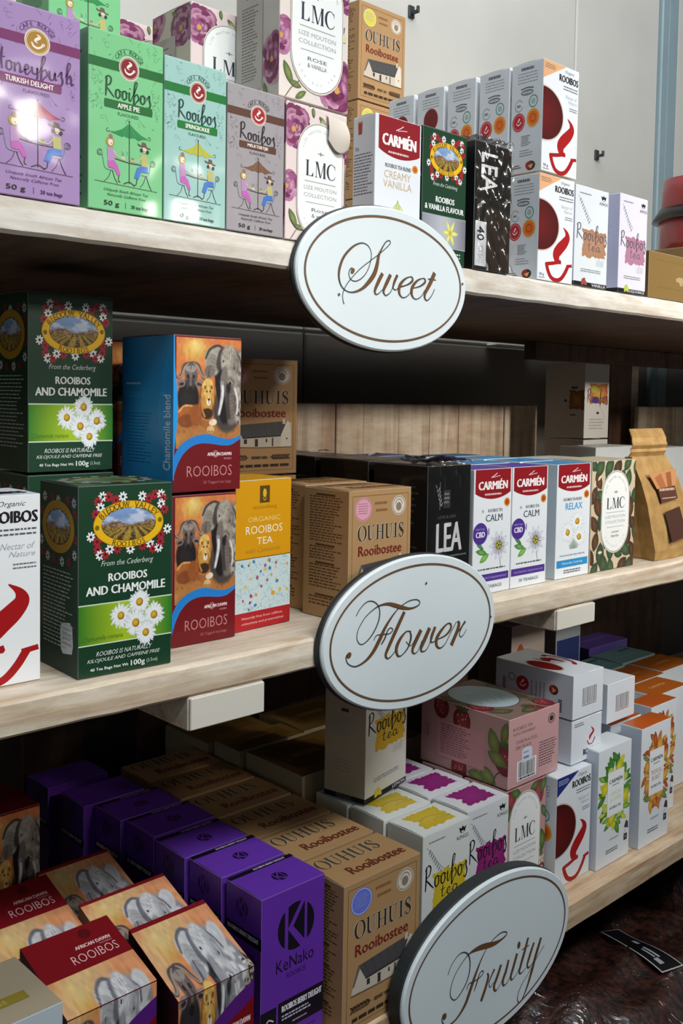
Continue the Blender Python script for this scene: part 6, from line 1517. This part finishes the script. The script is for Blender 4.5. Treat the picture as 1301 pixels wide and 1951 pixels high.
SW = [[(155,803,10),(140,740,6),(145,660,6),(200,550,6),(330,400,6),(460,295,6),(560,220,7),(640,150,6),(695,95,7),(700,65,8),(680,52,8),(640,80,9),(595,160,14),(565,230,26),(545,340,38),(510,450,44),(440,550,38),(360,625,24),(260,662,13),(180,645,10),(120,580,14),(95,480,20),(105,370,26),(150,250,24),(230,150,20),(310,95,14),(380,82,9),(440,115,7),(475,190,6),(470,290,6),(430,410,6),(370,490,7),(300,530,8),(240,515,7),(212,450,7),(225,395,9),(255,375,14)],
 [(610,440,34),(560,540,36),(520,640,26),(530,685,13),(560,680,8),(600,640,5),(640,590,5)], [(705,455,34),(665,540,36),(622,640,26),(635,690,13),(660,698,10),(710,650,6),(750,540,7),(785,460,16)], [(785,460,24),(750,540,26),(735,610,13),(765,635,8),(800,610,6),(860,590,6)],
 e1, [(x+148, y+18, w) for x, y, w in e1], [(1225,435,38),(1170,560,38),(1110,680,28),(1115,745,15),(1145,755,9),(1190,700,6),(1225,625,5)], [(1145,505,7),(1190,512,12),(1240,520,7)]]
FLW = [[(145,230,6),(190,150,6),(260,85,7),(330,90,8),(375,150,8),(375,250,10),(330,370,10),(260,470,8),(195,510,7),(155,460,6),(165,370,6),(230,250,6),(310,170,7),(380,125,12),(460,108,22),(530,122,30),(600,143,28),(680,153,16),(750,130,10),(778,95,8),(750,65,7),(680,75,7),(610,115,6),(550,170,8),(490,250,16),(430,350,26),(380,460,34),(310,590,30),(230,680,18),(140,728,10),(70,705,8),(45,645,8),(60,605,8)],
 [(320,470,5),(350,420,6),(420,410,8),(480,400,7),(510,365,7),(490,345,7),(460,370,10),(430,450,14),(395,510,10)], [(625,185,28),(550,350,32),(470,530,30),(440,610,24),(455,648,12),(490,630,8),(545,560,5)],
 [(690,380,9),(640,385,10),(580,460,26),(545,550,30),(560,620,16),(600,615,8),(660,540,12),(690,440,18),(680,380,10)], [(640,480,6),(690,520,5),(760,400,5)],
 [(790,365,32),(740,470,34),(705,560,24),(720,600,10),(760,570,5),(800,470,5)], [(875,345,32),(825,460,34),(790,550,24),(805,580,10),(850,550,6),(900,430,6),(935,335,10)], [(930,335,24),(895,430,26),(890,485,12),(920,480,6),(960,440,6)],
 [(950,460,6),(1030,420,12),(1080,360,18),(1085,310,14),(1050,305,10),(990,370,22),(945,450,30),(945,520,20),(980,545,10),(1030,500,6),(1075,410,5),(1140,285,6)],
 [(1150,280,10),(1165,300,26),(1150,370,30),(1090,515,32)], [(1155,390,6),(1195,330,12),(1228,280,20)], [(1200,325,7),(1170,400,7),(1185,435,6),(1215,405,5),(1240,360,4)]]
FRU = [[(135,520,5),(170,420,5),(240,310,6),(310,262,8),(365,290,10),(385,390,10),(365,540,10),(300,690,9),(220,795,8),(170,770,7),(165,680,6),(210,530,6),(290,390,6),(370,285,10),(450,230,30),(540,195,42),(640,170,34),(720,130,18),(790,70,10),(795,35,8),(750,35,8),(690,75,7),(620,150,6),(560,240,7),(500,370,13),(440,530,26),(390,680,32),(330,850,28),(240,1000,16),(160,1075,12),(105,1090,10),(68,1030,9),(85,960,11)],
 [(345,690,5),(370,620,7),(430,590,8),(500,540,7),(535,490,7),(520,470,7),(490,510,9),(460,610,12),(430,700,6)], [(580,495,10),(590,540,22),(560,660,28),(510,810,28)], [(595,600,6),(625,530,12),(660,450,20)], [(640,500,6),(600,600,6),(610,655,6),(650,600,4)],
 [(735,400,24),(690,540,28),(655,640,24),(670,695,13),(710,650,5),(770,520,5),(820,345,6)], [(820,345,20),(790,470,26),(755,580,24),(765,635,12),(810,590,5),(860,480,4)],
 [(915,275,26),(875,420,26),(845,530,22),(855,570,10),(900,520,4),(950,420,4)], [(1040,95,20),(1000,250,26),(950,430,24),(940,490,15),(965,495,7),(1010,440,4)], [(965,235,5),(1050,180,6)],
 [(1105,150,18),(1060,290,24),(1030,400,18),(1045,435,11),(1090,380,5),(1120,300,5)], [(1185,95,24),(1130,280,28),(1080,470,26),(1030,640,17),(970,790,8),(930,825,7),(920,760,6),(960,640,5),(1040,500,4),(1150,300,4),(1220,180,4)]]
sign('white oval sign with the brown script word Sweet', 1.0385, .170, .1785, .1055, -.013, .012, SW, [(258, 412, 22, 34)], (630, 450), 1301/210, [(645, 561), (880, 541)])
sign('white oval sign with the brown script word Flower', 1.115, -.3572, .1975, .119, -.016, .015, FLW, [(75, 618, 22, 32)], (650, 1130), 1301/250, [(811, 1111), (934, 1175)])
sign('white oval sign with the brown script word Fruity', 1.330, -.955, .2310, .1400, -.030, .029, FRU, [(98, 985, 20, 40), (935, 180, 16, 40)], (830, 1770), 1301/220, [(1081, 1772)])

# ------------------------------------------------------------------ bags of loose leaf under the bottom shelf
BAGM, nt, b, n_, r_ = noisy('loose_leaf_in_plastic', '#120907', '#4a251a', 90, 0.45, 0.7, (1, 1, 1), 8, .35, .75, .004)
b.inputs['Coat Weight'].default_value = .8; b.inputs['Coat Roughness'].default_value = .18
wn = nt.nodes.new('ShaderNodeTexNoise'); wn.inputs['Scale'].default_value = 9; wn.inputs['Detail'].default_value = 4; wn.inputs['Distortion'].default_value = 2.5
g_n = nt.nodes.new('ShaderNodeNewGeometry'); bw = nt.nodes.new('ShaderNodeBump'); bw.inputs['Strength'].default_value = 1.0; bw.inputs['Distance'].default_value = .02
nt.links.new(g_n.outputs['Position'], wn.inputs['Vector']); nt.links.new(wn.outputs['Fac'], bw.inputs['Height']); nt.links.new(bw.outputs['Normal'], b.inputs['Coat Normal'])
box_shelf = shelf('shelf', -1.42, -1.46, .75, WOOD_DARK, 'dark lower board that carries the bags of loose leaf', 4, 0.6, 3.4)
def bag_h(u, v, seed):
    e = max(0, 1-abs(2*u-1)**3.2)**.45*max(0, 1-abs(2*v-1)**3.2)**.45
    return e*(1+.10*math.sin(u*9+seed)*math.sin(v*7+seed)+.05*math.sin(u*23+v*11+seed)+.03*math.sin(v*37-u*13))
def bag(x0, x1, y0, y1, z0, H, label, seed):
    r = empty('tea_bag_sack', W((x0+x1)/2, (y0+y1)/2, z0), 0, label, 'bag'); n = 48; v = []; f = []
    for s_ in (1, -1):
        for j in range(n+1):
            for i in range(n+1):
                u, w = i/n, j/n; h = bag_h(u, w, seed)
                z = z0+H*(.30+.70*h) if s_ > 0 else z0+H*.30*(1-min(h, 1))+.003
                v.append(W(x0+(x1-x0)*u, y0+(y1-y0)*w, z)-r.location)
    N = (n+1)*(n+1)
    for j in range(n):
        for i in range(n):
            a = j*(n+1)+i; f.append((a, a+1, a+n+2, a+n+1)); f.append((N+a+n+1, N+a+n+2, N+a+1, N+a))
    mesh_obj('filled_bag', v, f, BAGM, r, True); return r
BH = .27
bag_r = bag(1.20, 2.22, -.22, .36, -1.419, BH, 'clear plastic sack of dark brown loose leaf with a black label', 1.3)
bag(2.24, 3.3, .02, .60, -1.419, .36, 'second plastic sack of loose leaf behind the labelled one', 4.1)
# the label follows the swell of the sack
def bag_label():
    q = [at_z(1166, 1775, -1.135), at_z(1260, 1838, -1.135), at_z(1301, 1824, -1.135), at_z(1202, 1763, -1.135)]
    def P(u, v, k):
        p = (q[0]*(1-u)+q[1]*u)*(1-v)+(q[3]*(1-u)+q[2]*u)*v
        U = (p[0]-1.20)/1.02; V = (p[1]+.22)/.58
        h = sum(bag_h(min(max(U+a, 0), 1), min(max(V+b, 0), 1), 1.3) for a in (-.06, 0, .06) for b in (-.06, 0, .06))/9
        z = -1.419+BH*(.32+.70*h)
        return W(p[0], p[1], z+.005+.0006*k)-bag_r.location
    def patch(nm, u0, u1, v0, v1, k, c, nu=14, nv=6):
        v = [P(u0+(u1-u0)*i/nu, v0+(v1-v0)*j/nv, k) for j in range(nv+1) for i in range(nu+1)]
        f = [(j*(nu+1)+i, j*(nu+1)+i+1, (j+1)*(nu+1)+i+1, (j+1)*(nu+1)+i) for j in range(nv) for i in range(nu)]
        mesh_obj(nm, v, f, plain('label_'+nm, c, .4), bag_r)
    patch('label_sticker', -.25, 1.02, 0, 1, 0, '#b4b4b0'); patch('label_print', -.235, 1.0, .05, .95, 1, '#0c0d10')
    for u0, u1, v0, v1 in ((.42, .74, .50, .60), (.46, .72, .34, .42), (.74, .88, .25, .45), (.18, .30, .55, .72)): patch('label_text_bar', u0, u1, v0, v1, 2, '#9c9fa4', 4, 2)
bag_label()
print('cartons', CNT[0], 'objects', len(scene.objects))
